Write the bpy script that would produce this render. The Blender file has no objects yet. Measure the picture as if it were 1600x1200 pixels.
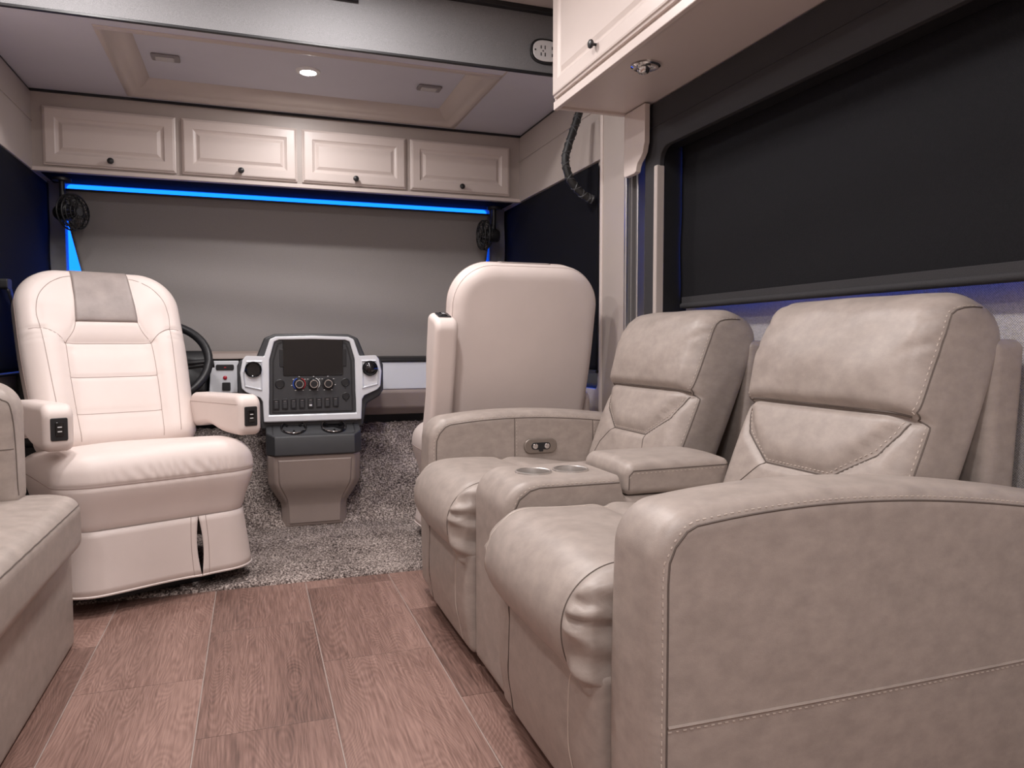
import bpy, bmesh, math, random
import numpy as np
from mathutils import Vector, Matrix
from mathutils.bvhtree import BVHTree

random.seed(7)
rng = np.random.default_rng(7)
SC = bpy.context.scene
COL = SC.collection

# ------------------------------------------------------------------ camera
cam_d = bpy.data.cameras.new('camera')
cam_d.sensor_width = 36.0
cam_d.lens = 36.0 * 1160 / 1600
cam_d.clip_start = 0.02
cam = bpy.data.objects.new('camera', cam_d)
COL.objects.link(cam)
cam.location = (0, 0, 0.88)
cam.rotation_euler = (math.radians(90 - 3.1), 0, math.radians(-19.25))
SC.camera = cam

# ------------------------------------------------------------------ world: plain blue evening sky outside the coach
w = bpy.data.worlds.new('sky'); SC.world = w
w.use_nodes = True
bg = w.node_tree.nodes['Background']
bg.inputs['Color'].default_value = (0.006, 0.120, 1.0, 1)
bg.inputs['Strength'].default_value = 4.6

vs = SC.view_settings
vs.view_transform = 'Standard'; vs.look = 'None'; vs.gamma = 1.0; vs.use_curve_mapping = False
vs.exposure = 0.28
LAMP_COL = (1.0, 0.955, 0.942)
# (x, y, watts) of the round puck lamps in the main ceiling (z = 2.28)
CEIL_LAMPS = [(-0.58, 2.52, 9.5, 'front left, near the grey soffit'), (0.32, 2.52, 9.0, 'front right, near the grey soffit'), (0.20, 1.55, 12.0, 'middle, between bench and recliners'),
              (0.20, 0.35, 11.0, 'just above the camera'), (-0.45, -0.6, 11.0, 'rear left, behind the camera'), (0.85, -0.6, 11.0, 'rear right, behind the camera')]
CAB_LAMP_W = 5.0

# ------------------------------------------------------------------ materials
MATS = {}
def new_mat(name):
    m = bpy.data.materials.new(name); m.use_nodes = True
    nt = m.node_tree
    return m, nt, nt.nodes['Principled BSDF']

def mat(name, col, rough=0.5, metal=0.0, noise=0.0, nscale=8.0, bump=0.0, bscale=300.0, spec=0.5, coat=0.0, detail=4.0,
        col2=None, stretch=None, sheen=0.0, emit=None, estr=0.0, rvar=0.0):
    m, nt, b = new_mat(name)
    N, L = nt.nodes, nt.links
    b.inputs['Roughness'].default_value = rough
    b.inputs['Metallic'].default_value = metal
    b.inputs['Specular IOR Level'].default_value = spec
    b.inputs['Coat Weight'].default_value = coat
    b.inputs['Sheen Weight'].default_value = sheen
    b.inputs['Base Color'].default_value = (*col, 1)
    tc = N.new('ShaderNodeTexCoord')
    src = tc.outputs['Object']
    if stretch:
        mp = N.new('ShaderNodeMapping'); mp.inputs['Scale'].default_value = stretch
        L.new(src, mp.inputs['Vector']); src = mp.outputs['Vector']
    if noise > 0 or col2:
        n = N.new('ShaderNodeTexNoise'); n.inputs['Scale'].default_value = nscale
        n.inputs['Detail'].default_value = detail; n.inputs['Roughness'].default_value = 0.6
        L.new(src, n.inputs['Vector'])
        r = N.new('ShaderNodeValToRGB')
        c2 = col2 or tuple(c * (1 - noise) for c in col)
        r.color_ramp.elements[0].position = 0.33; r.color_ramp.elements[0].color = (*c2, 1)
        r.color_ramp.elements[1].position = 0.68; r.color_ramp.elements[1].color = (*col, 1)
        L.new(n.outputs['Fac'], r.inputs['Fac']); L.new(r.outputs['Color'], b.inputs['Base Color'])
        if rvar:
            mr = N.new('ShaderNodeMapRange')
            mr.inputs['To Min'].default_value = rough - rvar; mr.inputs['To Max'].default_value = rough + rvar
            L.new(n.outputs['Fac'], mr.inputs['Value']); L.new(mr.outputs['Result'], b.inputs['Roughness'])
    if bump > 0:
        n2 = N.new('ShaderNodeTexNoise'); n2.inputs['Scale'].default_value = bscale; n2.inputs['Detail'].default_value = 3
        L.new(src, n2.inputs['Vector'])
        bp = N.new('ShaderNodeBump'); bp.inputs['Strength'].default_value = bump; bp.inputs['Distance'].default_value = 0.002
        L.new(n2.outputs['Fac'], bp.inputs['Height']); L.new(bp.outputs['Normal'], b.inputs['Normal'])
    if emit:
        b.inputs['Emission Color'].default_value = (*emit, 1); b.inputs['Emission Strength'].default_value = estr
    MATS[name] = m
    return m

def weave_mat(name, col, col2, scale=260.0, rough=0.8, bump=0.5, trans=0.0, tcol=None, spec=0.35):
    """two crossed wave textures: a plain woven cloth, optionally letting some daylight through"""
    m, nt, b = new_mat(name); N, L = nt.nodes, nt.links
    tc = N.new('ShaderNodeTexCoord')
    sep = N.new('ShaderNodeSeparateXYZ'); L.new(tc.outputs['Object'], sep.inputs[0])
    def wave(sock_names, sc):
        ad = N.new('ShaderNodeMath'); ad.operation = 'ADD'
        L.new(sep.outputs[sock_names[0]], ad.inputs[0])
        if len(sock_names) > 1: L.new(sep.outputs[sock_names[1]], ad.inputs[1])
        else: ad.inputs[1].default_value = 0
        mu = N.new('ShaderNodeMath'); mu.operation = 'MULTIPLY'; mu.inputs[1].default_value = sc
        L.new(ad.outputs[0], mu.inputs[0])
        s = N.new('ShaderNodeMath'); s.operation = 'SINE'; L.new(mu.outputs[0], s.inputs[0])
        return s
    a = wave(('X', 'Y'), scale * 2); c = wave(('Z',), scale * 2)
    nz = N.new('ShaderNodeTexNoise'); nz.inputs['Scale'].default_value = scale * 0.35; nz.inputs['Detail'].default_value = 2
    L.new(tc.outputs['Object'], nz.inputs['Vector'])
    mx = N.new('ShaderNodeMath'); mx.operation = 'MULTIPLY'; L.new(a.outputs[0], mx.inputs[0]); L.new(c.outputs[0], mx.inputs[1])
    ma = N.new('ShaderNodeMath'); ma.operation = 'MULTIPLY_ADD'; L.new(mx.outputs[0], ma.inputs[0]); ma.inputs[1].default_value = 0.35
    L.new(nz.outputs['Fac'], ma.inputs[2])
    r = N.new('ShaderNodeValToRGB')
    r.color_ramp.elements[0].position = 0.25; r.color_ramp.elements[0].color = (*col2, 1)
    r.color_ramp.elements[1].position = 0.75; r.color_ramp.elements[1].color = (*col, 1)
    L.new(ma.outputs[0], r.inputs['Fac']); L.new(r.outputs['Color'], b.inputs['Base Color'])
    b.inputs['Roughness'].default_value = rough
    b.inputs['Specular IOR Level'].default_value = spec
    bp = N.new('ShaderNodeBump'); bp.inputs['Strength'].default_value = bump; bp.inputs['Distance'].default_value = 0.0015
    L.new(ma.outputs[0], bp.inputs['Height']); L.new(bp.outputs['Normal'], b.inputs['Normal'])
    if trans > 0:
        t = N.new('ShaderNodeBsdfTranslucent'); t.inputs['Color'].default_value = (*(tcol or col), 1)
        ms = N.new('ShaderNodeMixShader'); ms.inputs[0].default_value = trans
        L.new(b.outputs[0], ms.inputs[1]); L.new(t.outputs[0], ms.inputs[2])
        L.new(ms.outputs[0], N['Material Output'].inputs['Surface'])
    MATS[name] = m
    return m

def glass_mat():
    m, nt, b = new_mat('tinted_glass'); N, L = nt.nodes, nt.links
    t = N.new('ShaderNodeBsdfTransparent'); t.inputs['Color'].default_value = (0.75, 0.86, 0.92, 1)
    g = N.new('ShaderNodeBsdfGlossy'); g.inputs['Roughness'].default_value = 0.03
    f = N.new('ShaderNodeFresnel'); f.inputs['IOR'].default_value = 1.45
    ms = N.new('ShaderNodeMixShader')
    L.new(f.outputs[0], ms.inputs[0]); L.new(t.outputs[0], ms.inputs[1]); L.new(g.outputs[0], ms.inputs[2])
    L.new(ms.outputs[0], N['Material Output'].inputs['Surface'])
    MATS['tinted_glass'] = m

def plank_mat():
    m, nt, b = new_mat('plank'); N, L = nt.nodes, nt.links
    tc = N.new('ShaderNodeTexCoord'); oi = N.new('ShaderNodeObjectInfo')
    off = N.new('ShaderNodeVectorMath'); off.operation = 'SCALE'; off.inputs[0].default_value = (31, 17, 9)
    L.new(oi.outputs['Random'], off.inputs['Scale'])
    ad = N.new('ShaderNodeVectorMath'); ad.operation = 'ADD'
    L.new(tc.outputs['Object'], ad.inputs[0]); L.new(off.outputs[0], ad.inputs[1])
    # long cathedral grain: warped bands running along y
    mp = N.new('ShaderNodeMapping'); mp.inputs['Scale'].default_value = (1.0, 0.20, 1.0); L.new(ad.outputs[0], mp.inputs['Vector'])
    wn = N.new('ShaderNodeTexNoise'); wn.inputs['Scale'].default_value = 4.5; wn.inputs['Detail'].default_value = 2.0; wn.inputs['Distortion'].default_value = 0.3
    L.new(mp.outputs[0], wn.inputs['Vector'])
    mp3 = N.new('ShaderNodeMapping'); mp3.inputs['Scale'].default_value = (1.0, 0.12, 1.0); L.new(ad.outputs[0], mp3.inputs['Vector'])
    wn2 = N.new('ShaderNodeTexNoise'); wn2.inputs['Scale'].default_value = 70; wn2.inputs['Detail'].default_value = 3.0; L.new(mp3.outputs[0], wn2.inputs['Vector'])
    m2 = N.new('ShaderNodeMath'); m2.operation = 'MULTIPLY'; m2.inputs[1].default_value = 5.0; L.new(wn2.outputs['Fac'], m2.inputs[0])
    ml = N.new('ShaderNodeMath'); ml.operation = 'MULTIPLY_ADD'; ml.inputs[1].default_value = 620.0; L.new(wn.outputs['Fac'], ml.inputs[0]); L.new(m2.outputs[0], ml.inputs[2])
    sn = N.new('ShaderNodeMath'); sn.operation = 'SINE'; L.new(ml.outputs[0], sn.inputs[0])
    # fine pores
    mp2 = N.new('ShaderNodeMapping'); mp2.inputs['Scale'].default_value = (1.0, 0.045, 1.0); L.new(ad.outputs[0], mp2.inputs['Vector'])
    fn = N.new('ShaderNodeTexNoise'); fn.inputs['Scale'].default_value = 210; fn.inputs['Detail'].default_value = 3; L.new(mp2.outputs[0], fn.inputs['Vector'])
    # broad cloudy tone
    cn = N.new('ShaderNodeTexNoise'); cn.inputs['Scale'].default_value = 3.2; cn.inputs['Detail'].default_value = 3; L.new(mp.outputs[0], cn.inputs['Vector'])
    def madd(a, k, c):
        x = N.new('ShaderNodeMath'); x.operation = 'MULTIPLY_ADD'; L.new(a, x.inputs[0]); x.inputs[1].default_value = k
        if isinstance(c, float): x.inputs[2].default_value = c
        else: L.new(c, x.inputs[2])
        return x.outputs[0]
    s = madd(sn.outputs[0], 0.048, 0.0)
    s = madd(fn.outputs['Fac'], 0.60, s)
    s = madd(cn.outputs['Fac'], 0.70, s)
    s = madd(oi.outputs['Random'], 0.10, s)
    r = N.new('ShaderNodeValToRGB')
    e = r.color_ramp.elements
    e[0].position = 0.42; e[0].color = (0.085, 0.047, 0.038, 1)
    e[1].position = 0.92; e[1].color = (0.345, 0.215, 0.178, 1)
    k = e.new(0.66); k.color = (0.205, 0.118, 0.095, 1)
    L.new(s, r.inputs['Fac']); L.new(r.outputs['Color'], b.inputs['Base Color'])
    b.inputs['Roughness'].default_value = 0.43
    bp = N.new('ShaderNodeBump'); bp.inputs['Strength'].default_value = 0.25; bp.inputs['Distance'].default_value = 0.001
    L.new(s, bp.inputs['Height']); L.new(bp.outputs['Normal'], b.inputs['Normal'])
    MATS['plank'] = m

def carpet_mat():
    m, nt, b = new_mat('carpet'); N, L = nt.nodes, nt.links
    tc = N.new('ShaderNodeTexCoord')
    n = N.new('ShaderNodeTexNoise'); n.inputs['Scale'].default_value = 130; n.inputs['Detail'].default_value = 2.5; n.inputs['Roughness'].default_value = 0.7
    L.new(tc.outputs['Object'], n.inputs['Vector'])
    n2 = N.new('ShaderNodeTexNoise'); n2.inputs['Scale'].default_value = 5; n2.inputs['Detail'].default_value = 2; L.new(tc.outputs['Object'], n2.inputs['Vector'])
    x = N.new('ShaderNodeMath'); x.operation = 'MULTIPLY_ADD'; L.new(n2.outputs['Fac'], x.inputs[0]); x.inputs[1].default_value = 0.22; L.new(n.outputs['Fac'], x.inputs[2])
    r = N.new('ShaderNodeValToRGB'); e = r.color_ramp.elements
    e[0].position = 0.46; e[0].color = (0.046, 0.036, 0.034, 1)
    e[1].position = 0.76; e[1].color = (0.58, 0.50, 0.46, 1)
    k = e.new(0.60); k.color = (0.210, 0.170, 0.155, 1)
    L.new(x.outputs[0], r.inputs['Fac']); L.new(r.outputs['Color'], b.inputs['Base Color'])
    b.inputs['Roughness'].default_value = 0.95; b.inputs['Specular IOR Level'].default_value = 0.1
    bp = N.new('ShaderNodeBump'); bp.inputs['Strength'].default_value = 0.9; bp.inputs['Distance'].default_value = 0.006
    L.new(n.outputs['Fac'], bp.inputs['Height']); L.new(bp.outputs['Normal'], b.inputs['Normal'])
    MATS['carpet'] = m

mat('leather', (0.405, 0.345, 0.310), 0.42, noise=0.20, nscale=24, bump=0.12, bscale=420, detail=6, stretch=(1, 1, 1.5), rvar=0.06)
mat('leather_patch', (0.36, 0.305, 0.285), 0.46, noise=0.22, nscale=14, bump=0.12, bscale=400, detail=6)
mat('vinyl', (0.74, 0.645, 0.605), 0.46, noise=0.05, nscale=5, bump=0.10, bscale=500)
mat('vinyl_seam_shade', (0.40, 0.31, 0.28), 0.7, noise=0.1)  # darker than the vinyl: shadow line of each seam groove put into colour
mat('seam_dark', (0.13, 0.105, 0.092), 0.8, noise=0.1)
mat('thread', (0.62, 0.54, 0.48), 0.7, noise=0.1)
mat('cabinet_paint', (0.66, 0.575, 0.535), 0.36, noise=0.03, nscale=3)
mat('fascia', (0.43, 0.375, 0.345), 0.45, noise=0.05, nscale=4, bump=0.05, bscale=200)
mat('molding', (0.56, 0.49, 0.45), 0.4, noise=0.03)
mat('ceiling_white', (0.62, 0.61, 0.67), 0.65, noise=0.03, nscale=6, bump=0.05, bscale=300)
mat('ceiling_film', (0.60, 0.53, 0.50), 0.22, noise=0.06, nscale=5, bump=1.0, bscale=18, stretch=(1, 5, 1))
weave_mat('soffit_cloth', (0.27, 0.268, 0.275), (0.165, 0.164, 0.17), 1100, 0.55, 0.5)
weave_mat('valance_cloth', (0.050, 0.049, 0.052), (0.032, 0.031, 0.034), 1300, 0.65, 0.4, spec=0.2)
weave_mat('blackout', (0.0125, 0.0125, 0.0150), (0.0075, 0.0075, 0.0090), 1000, 0.7, 0.5, 0.008, (0.02, 0.02, 0.03), 0.14)
weave_mat('cab_blackout', (0.010, 0.010, 0.013), (0.006, 0.006, 0.008), 1000, 0.8, 0.4, 0.012, (0.02, 0.02, 0.03), 0.06)
weave_mat('day_shade', (0.335, 0.308, 0.298), (0.280, 0.257, 0.248), 1300, 0.75, 0.25, 0.03, (0.10, 0.10, 0.11))
weave_mat('wall_cloth', (0.56, 0.52, 0.50), (0.32, 0.30, 0.29), 560, 0.85, 0.8)
mat('header_black', (0.012, 0.012, 0.014), 0.9, noise=0.05, spec=0.05)
mat('shade_backing', (0.75, 0.75, 0.75), 0.7, noise=0.02)
mat('wall_plain', (0.48, 0.42, 0.39), 0.6, noise=0.04, bump=0.05)
mat('grout', (0.40, 0.33, 0.30), 0.8, noise=0.1, nscale=40)
mat('black_plastic', (0.016, 0.016, 0.018), 0.42, noise=0.1, nscale=30, bump=0.06, bscale=700)
mat('grey_plastic', (0.045, 0.046, 0.050), 0.48, noise=0.08, nscale=30, bump=0.08, bscale=700)
mat('gloss_black', (0.006, 0.006, 0.007), 0.06, coat=0.4)
mat('silver', (0.76, 0.78, 0.82), 0.30, metal=0.12, noise=0.03)
mat('dash_brown', (0.300, 0.240, 0.215), 0.5, noise=0.06, nscale=8, bump=0.10, bscale=500)
mat('chrome', (0.72, 0.70, 0.69), 0.12, metal=1.0, noise=0.02)
mat('steel', (0.78, 0.76, 0.74), 0.34, metal=1.0, noise=0.12, nscale=60, stretch=(1, 1, 0.02))
mat('bronze_plate', (0.30, 0.26, 0.23), 0.35, metal=0.6, noise=0.05)
mat('white_plastic', (0.78, 0.77, 0.77), 0.4, noise=0.02)
mat('dome_grey', (0.24, 0.22, 0.23), 0.35, noise=0.05)
mat('red_button', (0.45, 0.02, 0.04), 0.35, noise=0.05)
mat('red_print', (0.5, 0.03, 0.04), 0.5, noise=0.05)
mat('blue_print', (0.03, 0.09, 0.5), 0.5, noise=0.05)
mat('white_print', (0.8, 0.8, 0.8), 0.5, noise=0.02)
mat('aluminium', (0.60, 0.59, 0.60), 0.3, metal=0.9, noise=0.05)
mat('seal_grey', (0.14, 0.13, 0.13), 0.6, noise=0.05)
mat('strip_grey', (0.085, 0.080, 0.080), 0.6, noise=0.05)
mat('rubber', (0.008, 0.008, 0.009), 0.5, noise=0.1, bump=0.2, bscale=200)
mat('pillar_grey', (0.16, 0.16, 0.17), 0.5, noise=0.05)
mat('lamp_lens', (0.9, 0.9, 0.9), 0.3, emit=(1.0, 0.92, 0.90), estr=40.0)
mat('lens_off', (0.5, 0.48, 0.48), 0.1, noise=0.05)
glass_mat(); plank_mat(); carpet_mat()

# ------------------------------------------------------------------ object helpers
def link(name, verts, faces, m, parent=None, smooth=True, bevel=0.0, bseg=2, label=None):
    me = bpy.data.meshes.new(name)
    me.from_pydata([tuple(map(float, v)) for v in verts], [], [tuple(map(int, f)) for f in faces])
    me.update()
    bmx = bmesh.new(); bmx.from_mesh(me); bmesh.ops.recalc_face_normals(bmx, faces=bmx.faces); bmx.to_mesh(me); bmx.free()
    me.materials.append(MATS[m])
    if smooth:
        me.polygons.foreach_set('use_smooth', [True] * len(me.polygons))
        if smooth != 'all':
            me.set_sharp_from_angle(angle=math.radians(38))
    o = bpy.data.objects.new(name, me); COL.objects.link(o)
    if parent is not None: o.parent = parent
    if bevel > 0:
        b = o.modifiers.new('bevel', 'BEVEL'); b.width = bevel; b.segments = bseg; b.limit_method = 'ANGLE'; b.angle_limit = math.radians(35)
        b.harden_normals = True
    if label: o['label'] = label
    return o

def thing(name, label, cat, loc=(0, 0, 0), rz=0.0, group=None):
    o = bpy.data.objects.new(name, None); COL.objects.link(o)
    o.empty_display_size = 0.05
    o.location = loc; o.rotation_euler = (0, 0, rz)
    o['label'] = label; o['category'] = cat
    if group: o['group'] = group
    return o

def tag(o, label, cat, group=None, kind=None):
    o['label'] = label; o['category'] = cat
    if group: o['group'] = group
    if kind: o['kind'] = kind
    return o

def struct(o):
    o['kind'] = 'structure'; return o

class MB:
    """collects geometry for ONE mesh"""
    def __init__(s): s.v = []; s.f = []
    def add(s, v, f):
        n = len(s.v); s.v += [tuple(p) for p in v]; s.f += [tuple(i + n for i in q) for q in f]; return s
    def box(s, x0, x1, y0, y1, z0, z1):
        v = [(x0, y0, z0), (x1, y0, z0), (x1, y1, z0), (x0, y1, z0), (x0, y0, z1), (x1, y0, z1), (x1, y1, z1), (x0, y1, z1)]
        return s.add(v, [(0, 3, 2, 1), (4, 5, 6, 7), (0, 1, 5, 4), (1, 2, 6, 5), (2, 3, 7, 6), (3, 0, 4, 7)])
    def link(s, name, m, parent=None, **k): return link(name, s.v, s.f, m, parent, **k)

def box(name, x0, x1, y0, y1, z0, z1, m, parent=None, bevel=0.0, **k):
    return MB().box(x0, x1, y0, y1, z0, z1).link(name, m, parent, bevel=bevel, **k)

def axes_map(plane):
    # plane 'xz': outline (a,b) -> (a, depth, b); 'yz': (depth, a, b); 'xy': (a, b, depth)
    return {'xz': lambda a, b, d: (a, d, b), 'yz': lambda a, b, d: (d, a, b), 'xy': lambda a, b, d: (a, b, d)}[plane]

def prism(outline, d0, d1, plane='xz'):
    g = axes_map(plane); n = len(outline)
    v = [g(a, b, d0) for a, b in outline] + [g(a, b, d1) for a, b in outline]
    f = [tuple(range(n)), tuple(range(2 * n - 1, n - 1, -1))] + [(i, (i + 1) % n, n + (i + 1) % n, n + i) for i in range(n)]
    return v, f

def ring_prism(outer, inner, d0, d1, plane='xz'):
    """frame: two outlines with the same number of points"""
    g = axes_map(plane); n = len(outer)
    v = [g(a, b, d0) for a, b in outer] + [g(a, b, d0) for a, b in inner] + [g(a, b, d1) for a, b in outer] + [g(a, b, d1) for a, b in inner]
    f = []
    for i in range(n):
        j = (i + 1) % n
        f += [(i, j, n + j, n + i), (2 * n + i, 3 * n + i, 3 * n + j, 2 * n + j), (i, 2 * n + i, 2 * n + j, j), (n + i, n + j, 3 * n + j, 3 * n + i)]
    return v, f

def rect(a0, a1, b0, b1): return [(a0, b0), (a1, b0), (a1, b1), (a0, b1)]

def rrect(a0, a1, b0, b1, r, n=6):
    rs = r if isinstance(r, (list, tuple)) else [r] * 4   # corners: 00, 10, 11, 01
    out = []
    for (cx, cy, t0), q in zip(((a0, b0, 180), (a1, b0, 270), (a1, b1, 0), (a0, b1, 90)), rs):
        sx = 1 if cx == a0 else -1; sy = 1 if cy == b0 else -1
        for k in range(n + 1):
            t = math.radians(t0 + 90 * k / n)
            out.append((cx + sx * q + q * math.cos(t), cy + sy * q + q * math.sin(t)))
    return out

def loft(rings, cap=True, closed=True):
    n = len(rings[0]); v = [p for r in rings for p in r]; f = []
    for k in range(len(rings) - 1):
        for i in range(n if closed else n - 1):
            j = (i + 1) % n
            f.append((k * n + i, k * n + j, (k + 1) * n + j, (k + 1) * n + i))
    if cap:
        f.append(tuple(range(n - 1, -1, -1))); f.append(tuple(range((len(rings) - 1) * n, len(rings) * n)))
    return v, f

def lathe(profile, n=24, centre=(0, 0, 0), axis='z', cap=True):
    """profile of (radius, height)"""
    rings = []
    for r, h in profile:
        ring = []
        for k in range(n):
            t = 2 * math.pi * k / n; a, b = r * math.cos(t), r * math.sin(t)
            p = {'z': (a, b, h), 'y': (a, h, b), 'x': (h, a, b)}[axis]
            ring.append((p[0] + centre[0], p[1] + centre[1], p[2] + centre[2]))
        rings.append(ring)
    return loft(rings, cap)

def tube(pts, rad, n=8, cap=True, closed=False):
    pts = [Vector(p) for p in pts]; m = len(pts); rings = []
    rads = rad if isinstance(rad, (list, tuple)) else [rad] * m
    prev = None
    for i in range(m):
        a = pts[(i - 1) % m] if (closed or i > 0) else pts[i]; b = pts[(i + 1) % m] if (closed or i < m - 1) else pts[i]
        t = (b - a)
        if t.length < 1e-9: t = Vector((0, 0, 1))
        t.normalize()
        if prev is None:
            u = t.orthogonal().normalized()
        else:
            u = prev - t * prev.dot(t)
            u = u.normalized() if u.length > 1e-6 else t.orthogonal().normalized()
        prev = u; w_ = t.cross(u)
        rings.append([tuple(pts[i] + (u * math.cos(2 * math.pi * k / n) + w_ * math.sin(2 * math.pi * k / n)) * rads[i]) for k in range(n)])
    if closed:
        v, f = loft(rings + [rings[0]], False)
        return v, f
    return loft(rings, cap)

def smooth_path(pts, k=8):
    """Catmull-Rom through the points"""
    P = [Vector(p) for p in pts]; P = [P[0] * 2 - P[1]] + P + [P[-1] * 2 - P[-2]]; out = []
    for i in range(1, len(P) - 2):
        for s in range(k):
            t = s / k; a, b, c, d = P[i - 1], P[i], P[i + 1], P[i + 2]
            out.append(0.5 * ((2 * b) + (c - a) * t + (2 * a - 5 * b + 4 * c - d) * t * t + (3 * b - a - 3 * c + d) * t ** 3))
    out.append(P[-2]); return out

def sstep(a, b, x):
    t = np.clip((x - a) / (b - a), 0, 1); return t * t * (3 - 2 * t)

def rbox(hx, hy, hz, r, nm=(10, 10, 10), nr=4, R=None, plane=None):
    """soft block centred on the origin: edge radius r; R = {(sa, sb): radius} rounds whole corners in a plane"""
    H = np.array([hx, hy, hz], float)
    pa = {'xz': (0, 2), 'yz': (1, 2), 'xy': (0, 1)}.get(plane, ())
    ax = []
    for k in range(3):
        rr = r; n_ = nr
        if R and k in pa:
            rr = min(max(max(R.values()), r), H[k] * 0.98); n_ = nr + 4
        ax.append(np.unique(np.concatenate([np.linspace(-H[k], -H[k] + rr, n_ + 1), np.linspace(-H[k] + rr, H[k] - rr, nm[k] + 1), np.linspace(H[k] - rr, H[k], n_ + 1)]).round(7)))
    idx = {}; V = []; F = []
    def vid(i, j, k):
        key = (i, j, k)
        if key not in idx: idx[key] = len(V); V.append((ax[0][i], ax[1][j], ax[2][k]))
        return idx[key]
    nx, ny, nz = len(ax[0]) - 1, len(ax[1]) - 1, len(ax[2]) - 1
    for i in range(nx):
        for j in range(ny):
            F.append((vid(i, j, 0), vid(i, j + 1, 0), vid(i + 1, j + 1, 0), vid(i + 1, j, 0)))
            F.append((vid(i, j, nz), vid(i + 1, j, nz), vid(i + 1, j + 1, nz), vid(i, j + 1, nz)))
    for i in range(nx):
        for k in range(nz):
            F.append((vid(i, 0, k), vid(i + 1, 0, k), vid(i + 1, 0, k + 1), vid(i, 0, k + 1)))
            F.append((vid(i, ny, k), vid(i, ny, k + 1), vid(i + 1, ny, k + 1), vid(i + 1, ny, k)))
    for j in range(ny):
        for k in range(nz):
            F.append((vid(0, j, k), vid(0, j, k + 1), vid(0, j + 1, k + 1), vid(0, j + 1, k)))
            F.append((vid(nx, j, k), vid(nx, j + 1, k), vid(nx, j + 1, k + 1), vid(nx, j, k + 1)))
    V = np.array(V)
    if not R:
        c = np.clip(V, -(H - r), H - r); q = V - c
        mx = np.abs(q).max(1); l = np.linalg.norm(q, axis=1); k = np.where(l > 1e-9, mx / np.maximum(l, 1e-9), 1)
        return c + q * k[:, None], F
    a, b = pa; c = 3 - a - b
    sa = np.where(V[:, a] >= 0, 1, -1); sb = np.where(V[:, b] >= 0, 1, -1)
    Rv = np.array([max(R.get((int(i), int(j)), r), r) + 1e-4 for i, j in zip(sa, sb)])
    A, B, C = np.abs(V[:, a]), np.abs(V[:, b]), np.abs(V[:, c])
    e = np.minimum(H[a] - A, H[b] - B)
    q1, q2 = r - e, C - (H[c] - r); m = (q1 > 0) & (q2 > 0)
    fac = np.where(m, np.maximum(q1, q2) / np.maximum(np.hypot(q1, q2), 1e-9), 1)
    e2 = np.where(m, r - q1 * fac, e); C2 = np.where(m, (H[c] - r) + q2 * fac, C)
    k = np.where(e < Rv, (Rv - e2) / np.maximum(Rv - e, 1e-9), 1)
    pa_, pb_ = A - (H[a] - Rv), B - (H[b] - Rv)
    A = np.where(pa_ > 0, (H[a] - Rv) + pa_ * k, A); B = np.where(pb_ > 0, (H[b] - Rv) + pb_ * k, B)
    pa_, pb_ = A - (H[a] - Rv), B - (H[b] - Rv); m = (pa_ > 0) & (pb_ > 0)
    f2 = np.where(m, np.maximum(pa_, pb_) / np.maximum(np.hypot(pa_, pb_), 1e-9), 1)
    A = np.where(m, (H[a] - Rv) + pa_ * f2, A); B = np.where(m, (H[b] - Rv) + pb_ * f2, B)
    V[:, a] = sa * A; V[:, b] = sb * B; V[:, c] = np.sign(V[:, c]) * C2
    return V, F

def poly_dist(P, poly):
    """distance of 2-D points to a polyline"""
    best = np.full(len(P), 1e9)
    for (a, b) in zip(poly[:-1], poly[1:]):
        a = np.array(a, float); b = np.array(b, float); d = b - a; t = np.clip(((P - a) @ d) / max(d @ d, 1e-12), 0, 1)
        best = np.minimum(best, np.linalg.norm(P - (a + t[:, None] * d), axis=1))
    return best

def bvh(V, F): return BVHTree.FromPolygons([Vector(map(float, p)) for p in V], [tuple(map(int, f)) for f in F])

def on_surface(tree, pts, d, step=0.006, lift=0.0005, back=0.6):
    """drop a polyline on a surface along d"""
    d = Vector(d).normalized(); P = [Vector(p) for p in pts]; out = []
    for a, b in zip(P[:-1], P[1:]):
        n = max(1, int((b - a).length / step))
        for k in range(n): out.append(a.lerp(b, k / n))
    out.append(P[-1]); hits = []
    for p in out:
        h, nrm, _, _ = tree.ray_cast(p - d * back, d, back * 2)
        if h is not None: hits.append(h - d * lift)
    return hits

def seam(name, tree, pts, d, rad, m, parent, **k):
    h = on_surface(tree, pts, d, **k)
    if len(h) < 2: return None
    v, f = tube(h, rad, 5)
    return link(name, v, f, m, parent)

def stitches(tree, pts, d, parent, dash=0.0075, gap=0.0050, rad=0.0011, m='thread', **k):
    h = on_surface(tree, pts, d, step=0.002, **k)
    mb = MB(); acc = 0.0; cur = []
    for a, b in zip(h[:-1], h[1:]):
        L_ = (b - a).length
        if L_ > 0.03: acc = 0; cur = []; continue
        if acc % (dash + gap) < dash: cur.append(a)
        elif cur:
            if len(cur) > 1: mb.add(*tube(cur, rad, 4))
            cur = []
        acc += L_
    if mb.v:
        o = mb.link('stitching', m, parent); o['kind'] = 'stuff'; return o

def rot_x(V, ang, pivot):
    c, s = math.cos(ang), math.sin(ang); V = np.asarray(V, float) - np.array(pivot)
    return np.stack([V[:, 0], V[:, 1] * c - V[:, 2] * s, V[:, 1] * s + V[:, 2] * c], 1) + np.array(pivot)

# ================================================================== THE ROOM
XL, XR, XS = -0.93, 1.418, 1.55          # left wall, right cab wall, slide-out wall
YF, YB = 4.20, -1.60                     # windshield plane, wall behind the camera
ZC, ZK = 2.28, 2.02                      # main ceiling, cab ceiling
YS = 2.98                                # soffit between the two ceilings
YJ = 2.64                                # where the slide-out ends

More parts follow.
